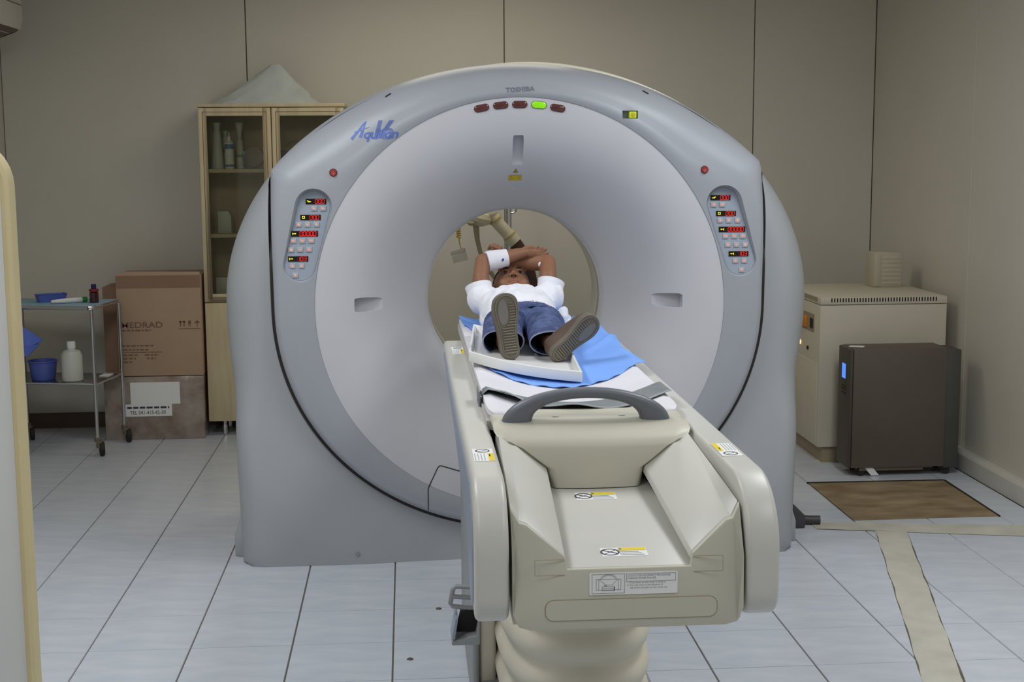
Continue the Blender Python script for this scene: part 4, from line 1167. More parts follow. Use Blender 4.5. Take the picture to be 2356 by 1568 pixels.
# jeans
j = M()
j.ell((0.466, -0.405, 1.028), (0.132, 0.105, 0.074), None, 28, 18)
j.chain([((0.412, -0.43, 1.022), 0.070), ((0.380, -0.575, 1.038), 0.066)])
j.chain([((0.520, -0.43, 1.022), 0.070), ((0.518, -0.575, 1.038), 0.066)])
jm = remesh(j, 'jeans', 0.004, 5, 0.5)
for v in jm.vertices:
    p = v.co
    if p.z > 0.99:
        k = 0.006 * math.sin(p.y * 84 + 14 * abs(p.x - 0.44) + 2.4 * math.sin(p.x * 50)) + 0.0012 * math.sin(p.y * 150 + p.x * 60)
        v.co = p + v.normal * k
jo = link('jeans', jm, 'denim', CH)
def leg_tube(cx0, cx1, cz, hx_, hz_, name):
    # open trouser leg from the knee to the hem
    outer, inner = [], []
    ys = [-0.560, -0.60, -0.64, -0.68, -0.72, -0.76, -0.80, -0.832]
    for q, y in enumerate(ys):
        t = q / (len(ys) - 1); ro, ri = [], []
        for k in range(36):
            a = 2 * PI * k / 36
            w = 1 + 0.035 * math.sin(3 * a + cx0 * 40 + 4 * t) + 0.055 * math.sin(6 * t * PI + 2.5 * a) * (0.4 + 0.6 * math.sin(a) ** 2)
            cx_ = lerp(cx0, cx1, t); X_ = hx_ * lerp(1.02, 1.0, t) * w; cz_ = lerp(1.038, cz, t); Z_ = lerp(0.066, hz_, t ** 0.8) * w
            yy_ = y + (0.010 * math.sin(2 * a + cx0 * 9) if q == len(ys) - 1 else 0)
            ro.append(Vector((cx_ + X_ * math.cos(a), yy_, max(0.980, cz_ + Z_ * math.sin(a)))))
            ri.append(Vector((cx_ + (X_ - 0.003) * math.cos(a), yy_, max(0.9825, cz_ + (Z_ - 0.003) * math.sin(a)))))
        outer.append(ro); inner.append(ri)
    lg_ = M().loft(outer, caps=False).build(name, 'denim', jo)
    M().loft(inner[::-1], caps=False).build('leg_lining', 'denim', jo)
    M().loft([[p + Vector((0, 0.006, 0)) for p in outer[-1]], [p + (p - Vector((cx1, p.y, cz))).normalized() * 0.0012 for p in outer[-1]], [p + Vector((0, -0.0012, 0)) for p in outer[-1]], [p + Vector((0, -0.0012, 0)) for p in inner[-1]], inner[-1]], caps=False).build('hem', 'denim_edge', jo)
leg_tube(0.380, 0.362, 1.022, 0.064, 0.043, 'trouser_leg')
leg_tube(0.518, 0.507, 1.018, 0.061, 0.040, 'trouser_leg')
# open waistband with its pale edge and the shaded fly opening
M().tube([(0.400, -0.33, 1.088), (0.440, -0.345, 1.094), (0.462, -0.36, 1.090), (0.478, -0.372, 1.098), (0.500, -0.378, 1.1035)], [0.002, 0.0045, 0.005, 0.005, 0.003], 8, 0.5).build('waistband_edge', 'shirt', jo)
M().tube([(0.506, -0.372, 1.101), (0.535, -0.375, 1.094), (0.565, -0.378, 1.076), (0.584, -0.38, 1.050)], [0.003, 0.0045, 0.0045, 0.003], 8, 0.5).build('waistband_edge', 'shirt', jo)
M().loft([[Vector((0.452 + 0.105 * u * t - 0.035 * (1 - u), -0.415 - 0.05 * u, 1.090 + 0.012 * math.sin(PI * t) - 0.006 * u + dz)) for t in [k / 8 for k in range(9)]] + [Vector((0.452 + 0.105 * u * t - 0.035 * (1 - u), -0.405 - 0.05 * u, 1.082 - 0.006 * u + 0.012 * math.sin(PI * t) + dz)) for t in [k / 8 for k in range(8, -1, -1)]] for u, dz in ((0.55, 0.004), (0.8, 0.003), (1.0, 0.0))]).build('fly_flap', 'denim', jo)
# bandage, its blue mark, and the plaster on the other arm
def band(p0, r0, p1, r1, name, m, par):
    p0 = Vector(p0); p1 = Vector(p1); d = p1 - p0; L_ = d.length
    return M().lathe([(r0 - 0.004, -0.001), (r0, 0), (lerp(r0, r1, .3) + 0.0008, L_ * .3), (lerp(r0, r1, .35), L_ * .35), (lerp(r0, r1, .65) + 0.001, L_ * .65), (lerp(r0, r1, .7), L_ * .7), (r1, L_), (r1 - 0.004, L_ + 0.001)], p0, d, 30).build(name, m, par)
bd = band((0.366, 0.0640, 1.2060), 0.0385, (0.442, 0.076, 1.2190), 0.0325, 'bandage', 'bandage', CH)
c = Vector((0.422, 0.0362, 1.2130))
M().add([c + Vector(p) for p in ((-0.007, 0.0005, 0), (-0.001, -0.0005, -0.007), (0.006, 0.0, -0.001), (0.0045, 0.0005, 0.006), (-0.002, 0.0, 0.0045))] , [(0, 1, 2, 3, 4)]).build('bandage_mark', 'pen_blue', bd, label='dark blue mark on the bandage')
M().ell((0.567, 0.0555, 1.1925), (0.0105, 0.0085, 0.0110), None, 16, 12).build('plaster', 'bandage', CH, label='small round white plaster at the elbow')
# shoes
def shoe(heel, toe, nrm, ankle, flip):
    heel = Vector(heel); toe = Vector(toe); u = (toe - heel); L_ = u.length; u.normalize()
    n_ = Vector(nrm); n_ = (n_ - u * n_.dot(u)).normalized(); v = u.cross(n_) * flip
    out = []
    prof = [(0.0, 0.0), (0.015, 0.34), (0.05, 0.55), (0.12, 0.68), (0.25, 0.70), (0.40, 0.70), (0.55, 0.82), (0.70, 0.97), (0.80, 1.0), (0.90, 0.88), (0.96, 0.62), (0.99, 0.3), (1.0, 0.0)]
    hw = 0.040 * L_ / 0.205
    sm_ = []
    for k in range(len(prof) - 1):
        p0, p1, p2, p3 = (prof[max(0, k - 1)], prof[k], prof[k + 1], prof[min(len(prof) - 1, k + 2)])
        for q in range(4):
            x_ = q / 4; c_ = [0.5 * (2 * p1[i] + (p2[i] - p0[i]) * x_ + (2 * p0[i] - 5 * p1[i] + 4 * p2[i] - p3[i]) * x_ ** 2 + (3 * p1[i] - p0[i] - 3 * p2[i] + p3[i]) * x_ ** 3) for i in (0, 1)]
            sm_.append((c_[0], max(0.0, c_[1])))
    prof = sm_ + [prof[-1]]
    shift = lambda t: 0.008 * math.sin(PI * t) * (1 if t > 0.3 else 0.5) * 0 + 0.006 * (sstep(0.3, 1, t))
    Pt = lambda t, w, d: heel + u * (t * L_) + v * (w + shift(t)) + n_ * d
    def outline(sc, d):
        pts = [Pt(0.5 + (t - 0.5) * (1 - (1 - sc) * 0.35), hw * w * sc, d) for t, w in prof]
        pts += [Pt(0.5 + (t - 0.5) * (1 - (1 - sc) * 0.35), -hw * w * sc, d) for t, w in prof[-2:0:-1]]
        return pts
    so = M().loft([outline(0.96, -0.004), outline(1.04, 0.0), outline(1.04, 0.016), outline(0.95, 0.021), outline(0.94, 0.021)]).build('shoe', 'sole_groove', CH, angle=40)
    # tread: border rib, smooth worn forefoot, cross ribs
    tr = M(); rim = [outline(0.84, 0.0205), outline(0.84, 0.0232), outline(0.78, 0.0232), outline(0.78, 0.0205)]
    tr.loft(rim, caps=False); tr.build('tread_rim', 'sole', so)
    pad = M(); c0 = []
    for k in range(18):
        a = 2 * PI * k / 18; c0.append((0.72 + 0.20 * math.cos(a), 0.014 * flip * 0 - 0.25 * hw + hw * 0.42 * math.sin(a)))
    pad.loft([[Pt(t, w, 0.0206) for t, w in c0], [Pt(0.72 + (t - 0.72) * 0.95, -0.25 * hw + (w + 0.25 * hw) * 0.95, 0.0226) for t, w in c0]]).build('worn_pad', 'sole_worn', so)
    for k in range(19):
        t = 0.10 + 0.041 * k
        if t < 0.50: a0, a1 = -0.45, 0.50
        else: a0, a1 = lerp(-0.1, 0.24, min(1, (t - 0.5) / 0.08)), 0.70 - 0.35 * max(0, t - 0.75) / 0.2
        tl = 0.016
        mb = M(); q = [Pt(t, hw * a0, 0), Pt(t - tl * 0.3, hw * a1, 0), Pt(t - tl * 0.3 + tl, hw * a1, 0), Pt(t + tl, hw * a0, 0)]
        mb.loft([[p + n_ * 0.0195 for p in q], [p + n_ * 0.0238 for p in q]]).build('tread_rib', 'sole', so)
    # upper
    ank = Vector(ankle); rg = []
    for f, sc in ((0.0, 1.0), (0.22, 1.0), (0.45, 0.90), (0.7, 0.70), (1.0, 0.46)):
        ring = outline(0.97, -0.003); cen = sum(ring, Vector()) / len(ring)
        hc = heel + u * (0.22 * L_)
        out_ = []
        for p in ring:
            t = (p - heel).dot(u) / L_
            depth = 0.088 * f * (1.0 if t < 0.5 else 1.0 - 0.62 * sstep(0.5, 1.0, t))
            q = p - n_ * depth
            ctr = hc + u * (0.15 * L_ * (1 - f)) - n_ * depth
            out_.append(ctr + (q - ctr) * lerp(1.0, sc, f))
        rg.append(out_)
    M().loft(rg).build('shoe_upper', 'shoe_upper', so, angle=60)
shoe((0.380, -0.918, 0.9830), (0.351, -0.900, 1.1835), (0.14, -1, 0.02), (0.374, -0.86, 1.0), 1)
shoe((0.500, -0.930, 0.9880), (0.645, -0.905, 1.1035), (0.30, -1, -0.16), (0.53, -0.87, 1.0), -1)

# ================================================================ furniture along the back wall
# glazed medicine cabinet
cx0, cx1, cy0, cy1, cz0, cz1 = -1.085, -0.275, 2.795, 3.125, 0.085, 1.885
K = thing('medicine_cabinet', 'tall pale wood cabinet with two glazed doors above solid doors, beside the gantry', 'cabinet', (-0.68, 2.95, 0))
cb_ = M()
cb_.box(cx0, cx0 + 0.02, cy0 + 0.022, cy1, cz0, cz1 - 0.02); cb_.box(cx1 - 0.02, cx1, cy0 + 0.022, cy1, cz0, cz1 - 0.02)
cb_.box(cx0, cx1, cy1 - 0.008, cy1, cz0, cz1 - 0.02)
cb_.box(cx0 + 0.02, cx1 - 0.02, cy0 + 0.022, cy1 - 0.008, cz0, cz0 + 0.02); cb_.box(cx0 + 0.02, cx1 - 0.02, cy0 + 0.022, cy1 - 0.008, 0.765, 0.79)
cb_.build('carcass', 'wood_inside', K)
M().box(cx0 - 0.006, cx1 + 0.006, cy0 - 0.006, cy1, cz1 - 0.020, cz1).build('cabinet_top', 'wood', K, bevel=0.003)
for z in (1.148, 1.512):
    M().box(cx0 + 0.02, cx1 - 0.02, cy0 + 0.03, cy1 - 0.008, z - 0.010, z + 0.010).build('shelf', 'wood', K)
def glazed_door(x0, x1, z0, z1):
    f = M(); w = 0.045
    for a in ((x0, x0 + w, z0, z1), (x1 - w, x1, z0, z1), (x0 + w, x1 - w, z0, z0 + w), (x0 + w, x1 - w, z1 - w, z1)): f.box(a[0], a[1], cy0, cy0 + 0.020, a[2], a[3])
    d = f.build('glazed_door', 'wood', K, bevel=0.002)
    g = M(); i = 0.022
    for a in ((x0 + i, x0 + i + 0.003, z0 + i, z1 - i), (x1 - i - 0.003, x1 - i, z0 + i, z1 - i), (x0 + i, x1 - i, z0 + i, z0 + i + 0.003), (x0 + i, x1 - i, z1 - i - 0.003, z1 - i)): g.box(a[0], a[1], cy0 - 0.0004, cy0 + 0.002, a[2], a[3])
    g.build('frame_groove', 'wood_dark', d)
    M().box(x0 + w - 0.004, x1 - w + 0.004, cy0 + 0.009, cy0 + 0.012, z0 + w - 0.004, z1 - w + 0.004).build('glass', 'cabinet_glass', d)
glazed_door(cx0 + 0.002, -0.683, 0.775, 1.862); glazed_door(-0.678, cx1 - 0.002, 0.775, 1.862)
for x0, x1 in ((cx0 + 0.002, -0.683), (-0.678, cx1 - 0.002)):
    M().box(x0, x1, cy0, cy0 + 0.020, cz0 + 0.002, 0.768).build('door', 'wood', K, bevel=0.003)
for x in (cx0 + 0.085, cx1 - 0.085):
    for y in (cy0 + 0.06, cy1 - 0.06):
        M().lathe([(0.017, 0), (0.017, 0.05), (0.012, 0.06), (0.014, cz0)], (x, y, 0), n=16).build('foot', 'chrome', K)
def bottle(prof, c, m, label, parts=(), group=None, cat='bottle'):
    t = thing('bottle', label, cat, c, group)
    M().lathe(prof, c, n=20).build('bottle_body', m, t)
    for nm, pr, mm in parts: M().lathe(pr, c, n=20).build(nm, mm, t)
    return t
zs = 1.5225
bottle([(0.0, 0), (0.036, 0), (0.036, 0.01), (0.022, 0.20), (0.018, 0.215)], (-1.000, 2.93, zs), 'milky', 'tall white tapering bottle at the end of the upper cabinet shelf', group='bottles on the upper cabinet shelf', parts=[('bottle_neck', [(0.015, 0.21), (0.022, 0.26), (0.0, 0.262)], 'milky')])
bottle([(0.0, 0), (0.025, 0), (0.026, 0.008), (0.026, 0.145), (0.013, 0.160), (0.0, 0.161)], (-0.930, 2.90, zs), 'paper', 'white spray bottle with blue bands on the upper cabinet shelf', group='bottles on the upper cabinet shelf', parts=[('spray_nozzle', [(0.011, 0.158), (0.010, 0.180), (0.005, 0.185), (0.004, 0.205), (0.0, 0.206)], 'paper'), ('blue_band', [(0.0263, 0.112), (0.0267, 0.113), (0.0267, 0.138), (0.0263, 0.139)], 'bottle_blue'), ('blue_band', [(0.0263, 0.012), (0.0267, 0.013), (0.0267, 0.024), (0.0263, 0.025)], 'bottle_blue')])
bottle([(0.0, 0), (0.020, 0), (0.021, 0.008), (0.020, 0.15), (0.010, 0.17)], (-0.880, 2.98, zs), 'milky', 'milky bottle with flared white funnel top behind the spray bottle', group='bottles on the upper cabinet shelf', parts=[('funnel_top', [(0.009, 0.165), (0.014, 0.20), (0.026, 0.262), (0.024, 0.264), (0.0, 0.20)], 'milky'), ('green_band', [(0.0205, 0.065), (0.0214, 0.066), (0.0214, 0.08), (0.0205, 0.081)], 'green_cap')])
bottle([(0.0, 0), (0.016, 0), (0.017, 0.006), (0.017, 0.17), (0.008, 0.19)], (-0.965, 3.02, zs), 'milky', 'slim white bottle with red mark behind the tapering bottle', group='bottles on the upper cabinet shelf', parts=[('cap', [(0.009, 0.185), (0.012, 0.19), (0.012, 0.215), (0.0, 0.216)], 'milky'), ('red_mark', [(0.0172, 0.09), (0.0178, 0.091), (0.0178, 0.112), (0.0172, 0.113)], 'red_band')])
def tubing(c, r, tilt, label, turns=1.6):
    t = M(); pts = []
    for k in range(49):
        a = 2 * PI * turns * k / 48; pts.append(Vector(c) + Vector((r * math.cos(a), 0.02 * k / 48 + 0.03 * math.sin(a) * tilt, r + 0.005 + r * math.sin(a))))
    t.tube(pts, 0.0042, 8)
    return tag(t.build('tubing_coil', 'clear_plastic'), label, 'tubing')
tubing((-0.800, 2.95, zs), 0.060, 0.5, 'clear plastic tubing coil on the upper shelf behind the first glazed door')
tubing((-0.560, 2.97, zs), 0.075, 0.6, 'clear plastic tubing coil on the upper shelf behind the second glazed door')
M_ = M(); M_.lathe([(0.045, -0.02), (0.052, -0.02), (0.052, 0.02), (0.045, 0.02)], (-0.622, 2.86, zs + 0.053), (0, 1, 0), 28)
tag(M_.build('tape_roll', 'rubber'), 'dark round roll standing on the upper shelf of the cabinet', 'roll')
def small_box(x, z, w, h, label):
    t = M(); t.prism([(x - w / 2, z), (x + w / 2, z), (x + w / 2, z + h * 0.75), (x + w / 2 - 0.015, z + h), (x - w / 2, z + h)], XZ, 2.90, 3.0)
    tag(t.build('carton_box', 'milky', bevel=0.002), label, 'box')
small_box(-0.970, 1.1585, 0.075, 0.125, 'small white box on the middle shelf of the cabinet')
small_box(-0.985, 0.7905, 0.09, 0.115, 'small white box on the bottom of the glazed part of the cabinet')
# bag on top of the cabinet
bg = M()
def bag_ring(t):
    pts = []
    for k in range(40):
        a = 2 * PI * k / 40; c_, s_ = math.cos(a), math.sin(a)
        hx_ = lerp(0.315, 0.03, t ** 0.85); hy_ = lerp(0.125, 0.02, t)
        cxx = lerp(-0.735, -0.662, t ** 0.7)
        w = 1 + (0.035 * math.sin(5 * a + 6 * t) + 0.03 * math.sin(11 * a - 9 * t) + 0.02 * math.sin(19 * a + 14 * t)) * (1 - 0.6 * t)
        pts.append(Vector((cxx + hx_ * w * math.copysign(abs(c_) ** 0.75, c_), 2.965 + hy_ * w * math.copysign(abs(s_) ** 0.75, s_), cz1 + 0.0008 + 0.222 * t)))
    return pts
bg.loft([bag_ring(t) for t in (0, 0.02, 0.06, 0.12, 0.2, 0.28, 0.36, 0.44, 0.52, 0.6, 0.68, 0.76, 0.84, 0.9, 0.96, 1.0)])
tag(bg.build('plastic_bag', 'bag', angle=24), 'pale translucent plastic bag in a peaked heap on top of the cabinet', 'bag')
# cartons
def carton(name, x0, x1, y0, y1, z0, z1, m, label):
    t = thing(name, label, 'box', ((x0 + x1) / 2, (y0 + y1) / 2, z0), 'cardboard boxes by the back wall')
    M().box(x0, x1, y0, y1, z0, z1).build('carton_walls', m, t, bevel=0.003)
    return t
fb_ = carton('cardboard_box', -1.655, -1.10, 2.74, 3.12, 0.0, 0.362, 'film', 'low cardboard box wrapped in shiny film standing on the floor under the large carton')
lab1 = M().box(-1.508, -1.232, 2.7375, 2.7395, 0.205, 0.330).build('address_label', 'paper', fb_)
lab2 = M().box(-1.545, -1.280, 2.738, 2.7398, 0.135, 0.205).build('address_label', 'paper', fb_)
text_on('label_print', 'TEL 041-415-42-30', 0.030, 'ink', lab2, (-1.415, 2.7372, 0.156), (0.85, 0, 0), (0, 0, 1))
pl = M(); print_lines([(0.180, -1.53, -1.295)], 0.022, 0.011, 5, lambda a, b_, c_, d_: pl.box(a, b_, 2.7372, 2.7376, c_, d_)); pl.build('small_print', 'ink', lab2)
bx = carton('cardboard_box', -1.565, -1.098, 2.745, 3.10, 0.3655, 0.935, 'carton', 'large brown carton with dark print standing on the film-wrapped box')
M().box(-1.563, -1.0985, 2.7435, 2.7455, 0.865, 0.935).build('flap', 'carton_dark', bx)
M().add([(-1.562, 2.744, 0.935), (-1.10, 2.744, 0.935), (-1.10, 2.752, 0.953), (-1.50, 2.752, 0.958), (-1.562, 2.752, 0.941)], [(0, 1, 2, 3, 4)]).build('torn_flap', 'carton', bx)
yb_ = 2.7436
text_on('carton_print', 'MEDRAD', 0.046, 'carton_ink', bx, (-1.545, yb_, 0.655), (1.25, 0, 0), (0, 0, 1), align='LEFT', bold=0.0004)
pl = M(); print_lines([(0.622, -1.54, -1.38), (0.535, -1.54, -1.37), (0.512, -1.54, -1.40), (0.482, -1.54, -1.46), (0.482, -1.42, -1.34), (0.462, -1.54, -1.47), (0.462, -1.41, -1.36), (0.442, -1.54, -1.49)], 0.020, 0.008, 9, lambda a, b_, c_, d_: pl.box(a, b_, yb_, yb_ + 0.001, c_, d_))
pl.box(-1.54, -1.32, yb_, yb_ + 0.001, 0.500, 0.503); pl.build('small_print', 'carton_ink', bx)
ar = M()
for x in (-1.215, -1.195): ar.box(x - 0.003, x + 0.003, yb_, yb_ + 0.001, 0.645, 0.675); ar.box(x - 0.008, x + 0.008, yb_, yb_ + 0.001, 0.668, 0.676)
ar.box(-1.168, -1.160, yb_, yb_ + 0.001, 0.645, 0.655); ar.box(-1.172, -1.156, yb_, yb_ + 0.001, 0.658, 0.678)
ar.add([(-1.140, yb_, 0.664), (-1.104, yb_, 0.664), (-1.122, yb_, 0.680)], [(0, 1, 2)]); ar.box(-1.124, -1.120, yb_, yb_ + 0.001, 0.645, 0.664)
ar.box(-1.225, -1.104, yb_, yb_ + 0.001, 0.630, 0.634)
ar.build('carton_symbols', 'carton_ink', bx)
carton('cardboard_box', -1.665, -1.580, 2.86, 3.11, 0.3655, 0.862, 'carton_dark', 'narrow brown carton standing behind the large printed carton')

# instrument trolley
tu = Vector((-0.9785, 0.206, 0)); tw = Vector((0.206, 0.9785, 0)); t0 = Vector((-1.612, 2.340, 0))
TW, TD = 0.575, 0.355
def TP(u, w, z): return t0 + tu * u + tw * w + Vector((0, 0, z))
TO = Matrix((tu, tw, Vector((0, 0, 1)))).transposed().to_4x4(); TO.translation = t0
TRL = thing('instrument_trolley', 'chrome tube instrument trolley with two shelves on castors', 'trolley', TP(TW / 2, TD / 2, 0))
for u, w in ((0, 0), (TW, 0), (0, TD), (TW, TD)):
    M().tube([TP(u, w, 0.085), TP(u, w, 0.79)], 0.0095, 12).build('leg', 'chrome', TRL)
    cs = M().lathe([(0.011, 0.075), (0.018, 0.08), (0.018, 0.095), (0.011, 0.10)], TP(u, w, 0), n=14).build('castor', 'caster_grey', TRL)
    cc = TP(u, w, 0) + Vector((0.022, -0.004, 0))
    M().lathe([(0.012, -0.012), (0.034, -0.013), (0.039, -0.008), (0.039, 0.008), (0.034, 0.013), (0.012, 0.012)], cc + Vector((0, 0, 0.0395)), (0.95, 0.3, 0), 22).build('castor_wheel', 'rubber', cs)
    M().box(cc.x - 0.028, cc.x + 0.004, cc.y - 0.017, cc.y + 0.017, 0.045, 0.082).build('castor_fork', 'caster_grey', cs, bevel=0.004)
top = M()
pts = [TP(0.02, 0, 0.800), TP(TW - 0.02, 0, 0.800), TP(TW, 0.02, 0.800), TP(TW, TD - 0.02, 0.800), TP(TW - 0.02, TD, 0.800), TP(0.02, TD, 0.800), TP(0, TD - 0.02, 0.800), TP(0, 0.02, 0.800), TP(0.02, 0, 0.800)]
top.tube(pts, 0.0105, 10); top.build('top_rail', 'chrome', TRL)
M().box(0.006, TW - 0.006, 0.006, TD - 0.006, 0.796, 0.812, TO).build('top_shelf', 'trolley_top', TRL, bevel=0.003, label='light blue covered top shelf')
M().box(0.004, TW - 0.004, 0.004, TD - 0.004, 0.382, 0.394, TO).build('lower_shelf', 'steel_shelf', TRL, bevel=0.003)
lr = M(); pts = [TP(0, 0, 0.390), TP(TW, 0, 0.390), TP(TW, TD, 0.390), TP(0, TD, 0.390), TP(0, 0, 0.390)]
lr.tube(pts, 0.006, 8); lr.build('lower_rail', 'chrome', TRL)
# things on the trolley
def open_tray(name, c, l, w, h, ang, m, label, cat):
    R = Matrix.Translation(Vector(c)) @ Matrix.Rotation(ang, 4, 'Z')
    ring = lambda s, z: [R @ Vector((p * s, q * s, z)) for p, q in rrect(-l / 2, l / 2, -w / 2, w / 2, min(l, w) * 0.22)]
    return tag(M().loft([ring(0.86, 0), ring(0.98, h - 0.003), ring(1.05, h), ring(0.95, h - 0.001), ring(0.82, 0.004)]).build(name, m), label, cat)
open_tray('instrument_tray', (-1.885, 2.600, 0.8125), 0.165, 0.085, 0.042, 0.5, 'blue_plastic', 'small open blue plastic tray on the trolley top', 'tray')
tb_ = thing('gel_tube', 'white tube with green cap lying on the trolley top', 'tube', (-1.79, 2.50, 0.813))
pa, pb = Vector((-1.845, 2.445, 0.827)), Vector((-1.705, 2.535, 0.827)); dd = (pb - pa).normalized()
M().tube([pa, pa.lerp(pb, 0.5), pb], [0.008, 0.0135, 0.014], 14).build('tube_body', 'paper', tb_)
M().tube([pb, pb + dd * 0.028], 0.0142, 14).build('tube_cap', 'green_cap', tb_)
bottle([(0.0, 0), (0.024, 0), (0.025, 0.006), (0.024, 0.055), (0.012, 0.070)], (-1.632, 2.505, 0.8125), 'amber', 'dark amber bottle with navy cap standing on the trolley top', [('shoulder_band', [(0.020, 0.060), (0.026, 0.062), (0.026, 0.074), (0.014, 0.076)], 'red_band'), ('cap', [(0.012, 0.074), (0.014, 0.078), (0.014, 0.10), (0.0, 0.101)], 'navy')])
bottle([(0.0, 0), (0.054, 0), (0.056, 0.01), (0.056, 0.135), (0.045, 0.160), (0.022, 0.168), (0.020, 0.178)], (-1.755, 2.455, 0.3965), 'milky', 'large white plastic bottle on the lower trolley shelf', [('cap', [(0.021, 0.176), (0.023, 0.18), (0.022, 0.212), (0.0, 0.214)], 'paper')])
tag(M().lathe([(0.0, 0.0), (0.060, 0.0), (0.064, 0.008), (0.074, 0.098), (0.082, 0.100), (0.082, 0.105), (0.072, 0.104), (0.060, 0.010), (0.0, 0.008)], (-1.925, 2.515, 0.3955), n=30).build('plastic_bowl', 'blue_plastic'), 'deep blue plastic bowl on the lower trolley shelf', 'bowl')
tag(M().prism([(-1.64, 2.565), (-1.585, 2.555), (-1.575, 2.640), (-1.63, 2.650)], XY, 0.3955, 0.400).build('paper_slip', 'paper'), 'small white paper slip at the corner of the lower trolley shelf', 'paper')
BW = thing('wrapped_bundle', 'bright blue folded sheet with a pointed corner piled on the lower trolley shelf', 'sheet', (-2.06, 2.46, 0.396))
def hull(pts, name, m, par, bev=0.006):
    bm = bmesh.new()
    for p in pts: bm.verts.new(p)
    bmesh.ops.convex_hull(bm, input=bm.verts)
    me = bpy.data.meshes.new(name); bm.to_mesh(me); bm.free()
    o = link(name, me, m, par); b_ = o.modifiers.new('soft', 'BEVEL'); b_.width = bev; b_.segments = 2
    return o
hull([(-1.886, 2.43, 0.622), (-1.985, 2.40, 0.698), (-2.11, 2.38, 0.716), (-2.11, 2.37, 0.60), (-1.965, 2.40, 0.585), (-2.11, 2.54, 0.69), (-1.98, 2.50, 0.60)], 'folded_corner', 'blue_wrap', BW)
hull([(-1.905, 2.432, 0.606), (-1.97, 2.40, 0.59), (-2.11, 2.38, 0.60), (-2.11, 2.50, 0.60), (-1.975, 2.405, 0.535), (-2.11, 2.39, 0.52), (-1.98, 2.49, 0.56)], 'under_fold', 'blue_wrap', BW)
M().box(-2.125, -2.025, 2.41, 2.53, 0.3965, 0.55).build('sheet_stack', 'trolley_top', BW, bevel=0.012, seg=3)

# air conditioner high on the left wall
AC = thing('air_conditioner', 'white wall mounted air conditioner with dark outlet high in the corner', 'air conditioner', (-2.12, 2.3, 2.25))
M().prism([(-2.239, 2.26), (-2.075, 2.235), (-1.985, 2.275), (-1.972, 2.33), (-1.975, 2.50), (-2.0, 2.54), (-2.239, 2.54)], XZ, 1.85, 2.66).build('ac_body', 'ac_white', AC, bevel=0.006, seg=3)
M().prism([(-2.10, 2.236), (-2.0, 2.262), (-1.988, 2.274), (-2.09, 2.228)], XZ, 1.90, 2.63).build('outlet_louver', 'ac_dark', AC)
M().box(-1.9745, -1.9715, 1.88, 2.64, 2.40, 2.404).build('panel_seam', 'ac_dark', AC)
M().tube([(-2.232, 2.70, 2.28), (-2.232, 2.70, 0.12)], 0.006, 8).build('drain_pipe', 'ac_dark', AC)

# mobile shield at the near left
SHD = thing('mobile_shield', 'white upright protective panel with cream rounded edging at the side of the room', 'panel', (-1.1, -2.3, 0))
sx0, sx1, sz0, sz1 = -1.50, -0.703, 0.16, 1.655
def inset(d): return rrect(sx0 + d, sx1 - d, sz0 + d, sz1 - d, 0.10 - d * 0.8, 8)
M().prism(inset(0.018), XZ, -2.312, -2.288).build('shield_panel', 'shield_white', SHD)
fr_ = M(); a, b_ = inset(0.0), inset(0.024)
prof = [(0.0, -2.292), (0.0, -2.308), (0.004, -2.320), (0.012, -2.322), (0.020, -2.318), (0.024, -2.312), (0.024, -2.288), (0.010, -2.280)]
fr_.loft([[Vector((p[0], y, p[1])) for p in inset(d)] for d, y in prof], loop=True)
fr_.build('edge_trim', 'shield_cream', SHD)
for x in (-1.40, -0.82):
    M().box(x - 0.025, x + 0.025, -2.55, -2.05, 0.10, 0.15).build('foot_bar', 'shield_white', SHD, bevel=0.006)
    M().box(x - 0.02, x + 0.02, -2.318, -2.282, 0.14, 0.30).build('upright', 'shield_white', SHD)
    for y in (-2.50, -2.10):
        M().lathe([(0.010, -0.013), (0.046, -0.013), (0.050, -0.008), (0.050, 0.008), (0.046, 0.013), (0.010, 0.013)], (x, y, 0.0505), (1, 0, 0), 20).build('castor', 'rubber', SHD)

# ================================================================ power units in the back right corner
U = thing('power_cabinet', 'large beige metal power cabinet with row of vent slots along its top edge', 'cabinet', (2.49, 2.14, 0))
ux0, ux1, uy0, uy1 = 2.168, 2.832, 1.77, 2.50
M().box(ux0, ux1, uy0, uy1, 0.085, 0.822).build('cabinet_body', 'ups_beige', U, bevel=0.003)
M().box(ux0 + 0.03, ux1 - 0.02, uy0 + 0.02, uy1 - 0.02, 0.0, 0.085).build('plinth', 'ups_beige_dark', U)
M().box(ux0, ux1, uy0, uy1, 0.825, 0.862).build('cabinet_lid', 'ups_beige', U, bevel=0.003)
for k in range(38):
    x = ux0 + 0.055 + 0.0148 * k
    M().box(x, x + 0.0065, uy0 - 0.0006, uy0 + 0.004, 0.838, 0.859).build('vent_slot', 'slot_dark', U)
M().box(ux0 - 0.0008, ux0 + 0.003, uy0 + 0.05, uy1 - 0.05, 0.836, 0.858).build('side_vent', 'ups_beige_dark', U)
M().box(ux0 - 0.002, ux0 + 0.003, uy0 + 0.03, uy1 - 0.03, 0.10, 0.52).build('side_door', 'ups_beige', U, bevel=0.002)
M().box(ux0 - 0.001, ux0 + 0.003, uy0 + 0.10, uy0 + 0.40, 0.67, 0.765).build('switch_recess', 'ups_beige_dark', U)
M().box(ux0 - 0.012, ux0 + 0.002, uy0 + 0.22, uy0 + 0.29, 0.685, 0.745).build('switch', 'orange_switch', U, bevel=0.003)
M().box(ux0 - 0.004, ux0 + 0.002, uy0 + 0.12, uy0 + 0.17, 0.69, 0.74).build('meter', 'slot_dark', U)
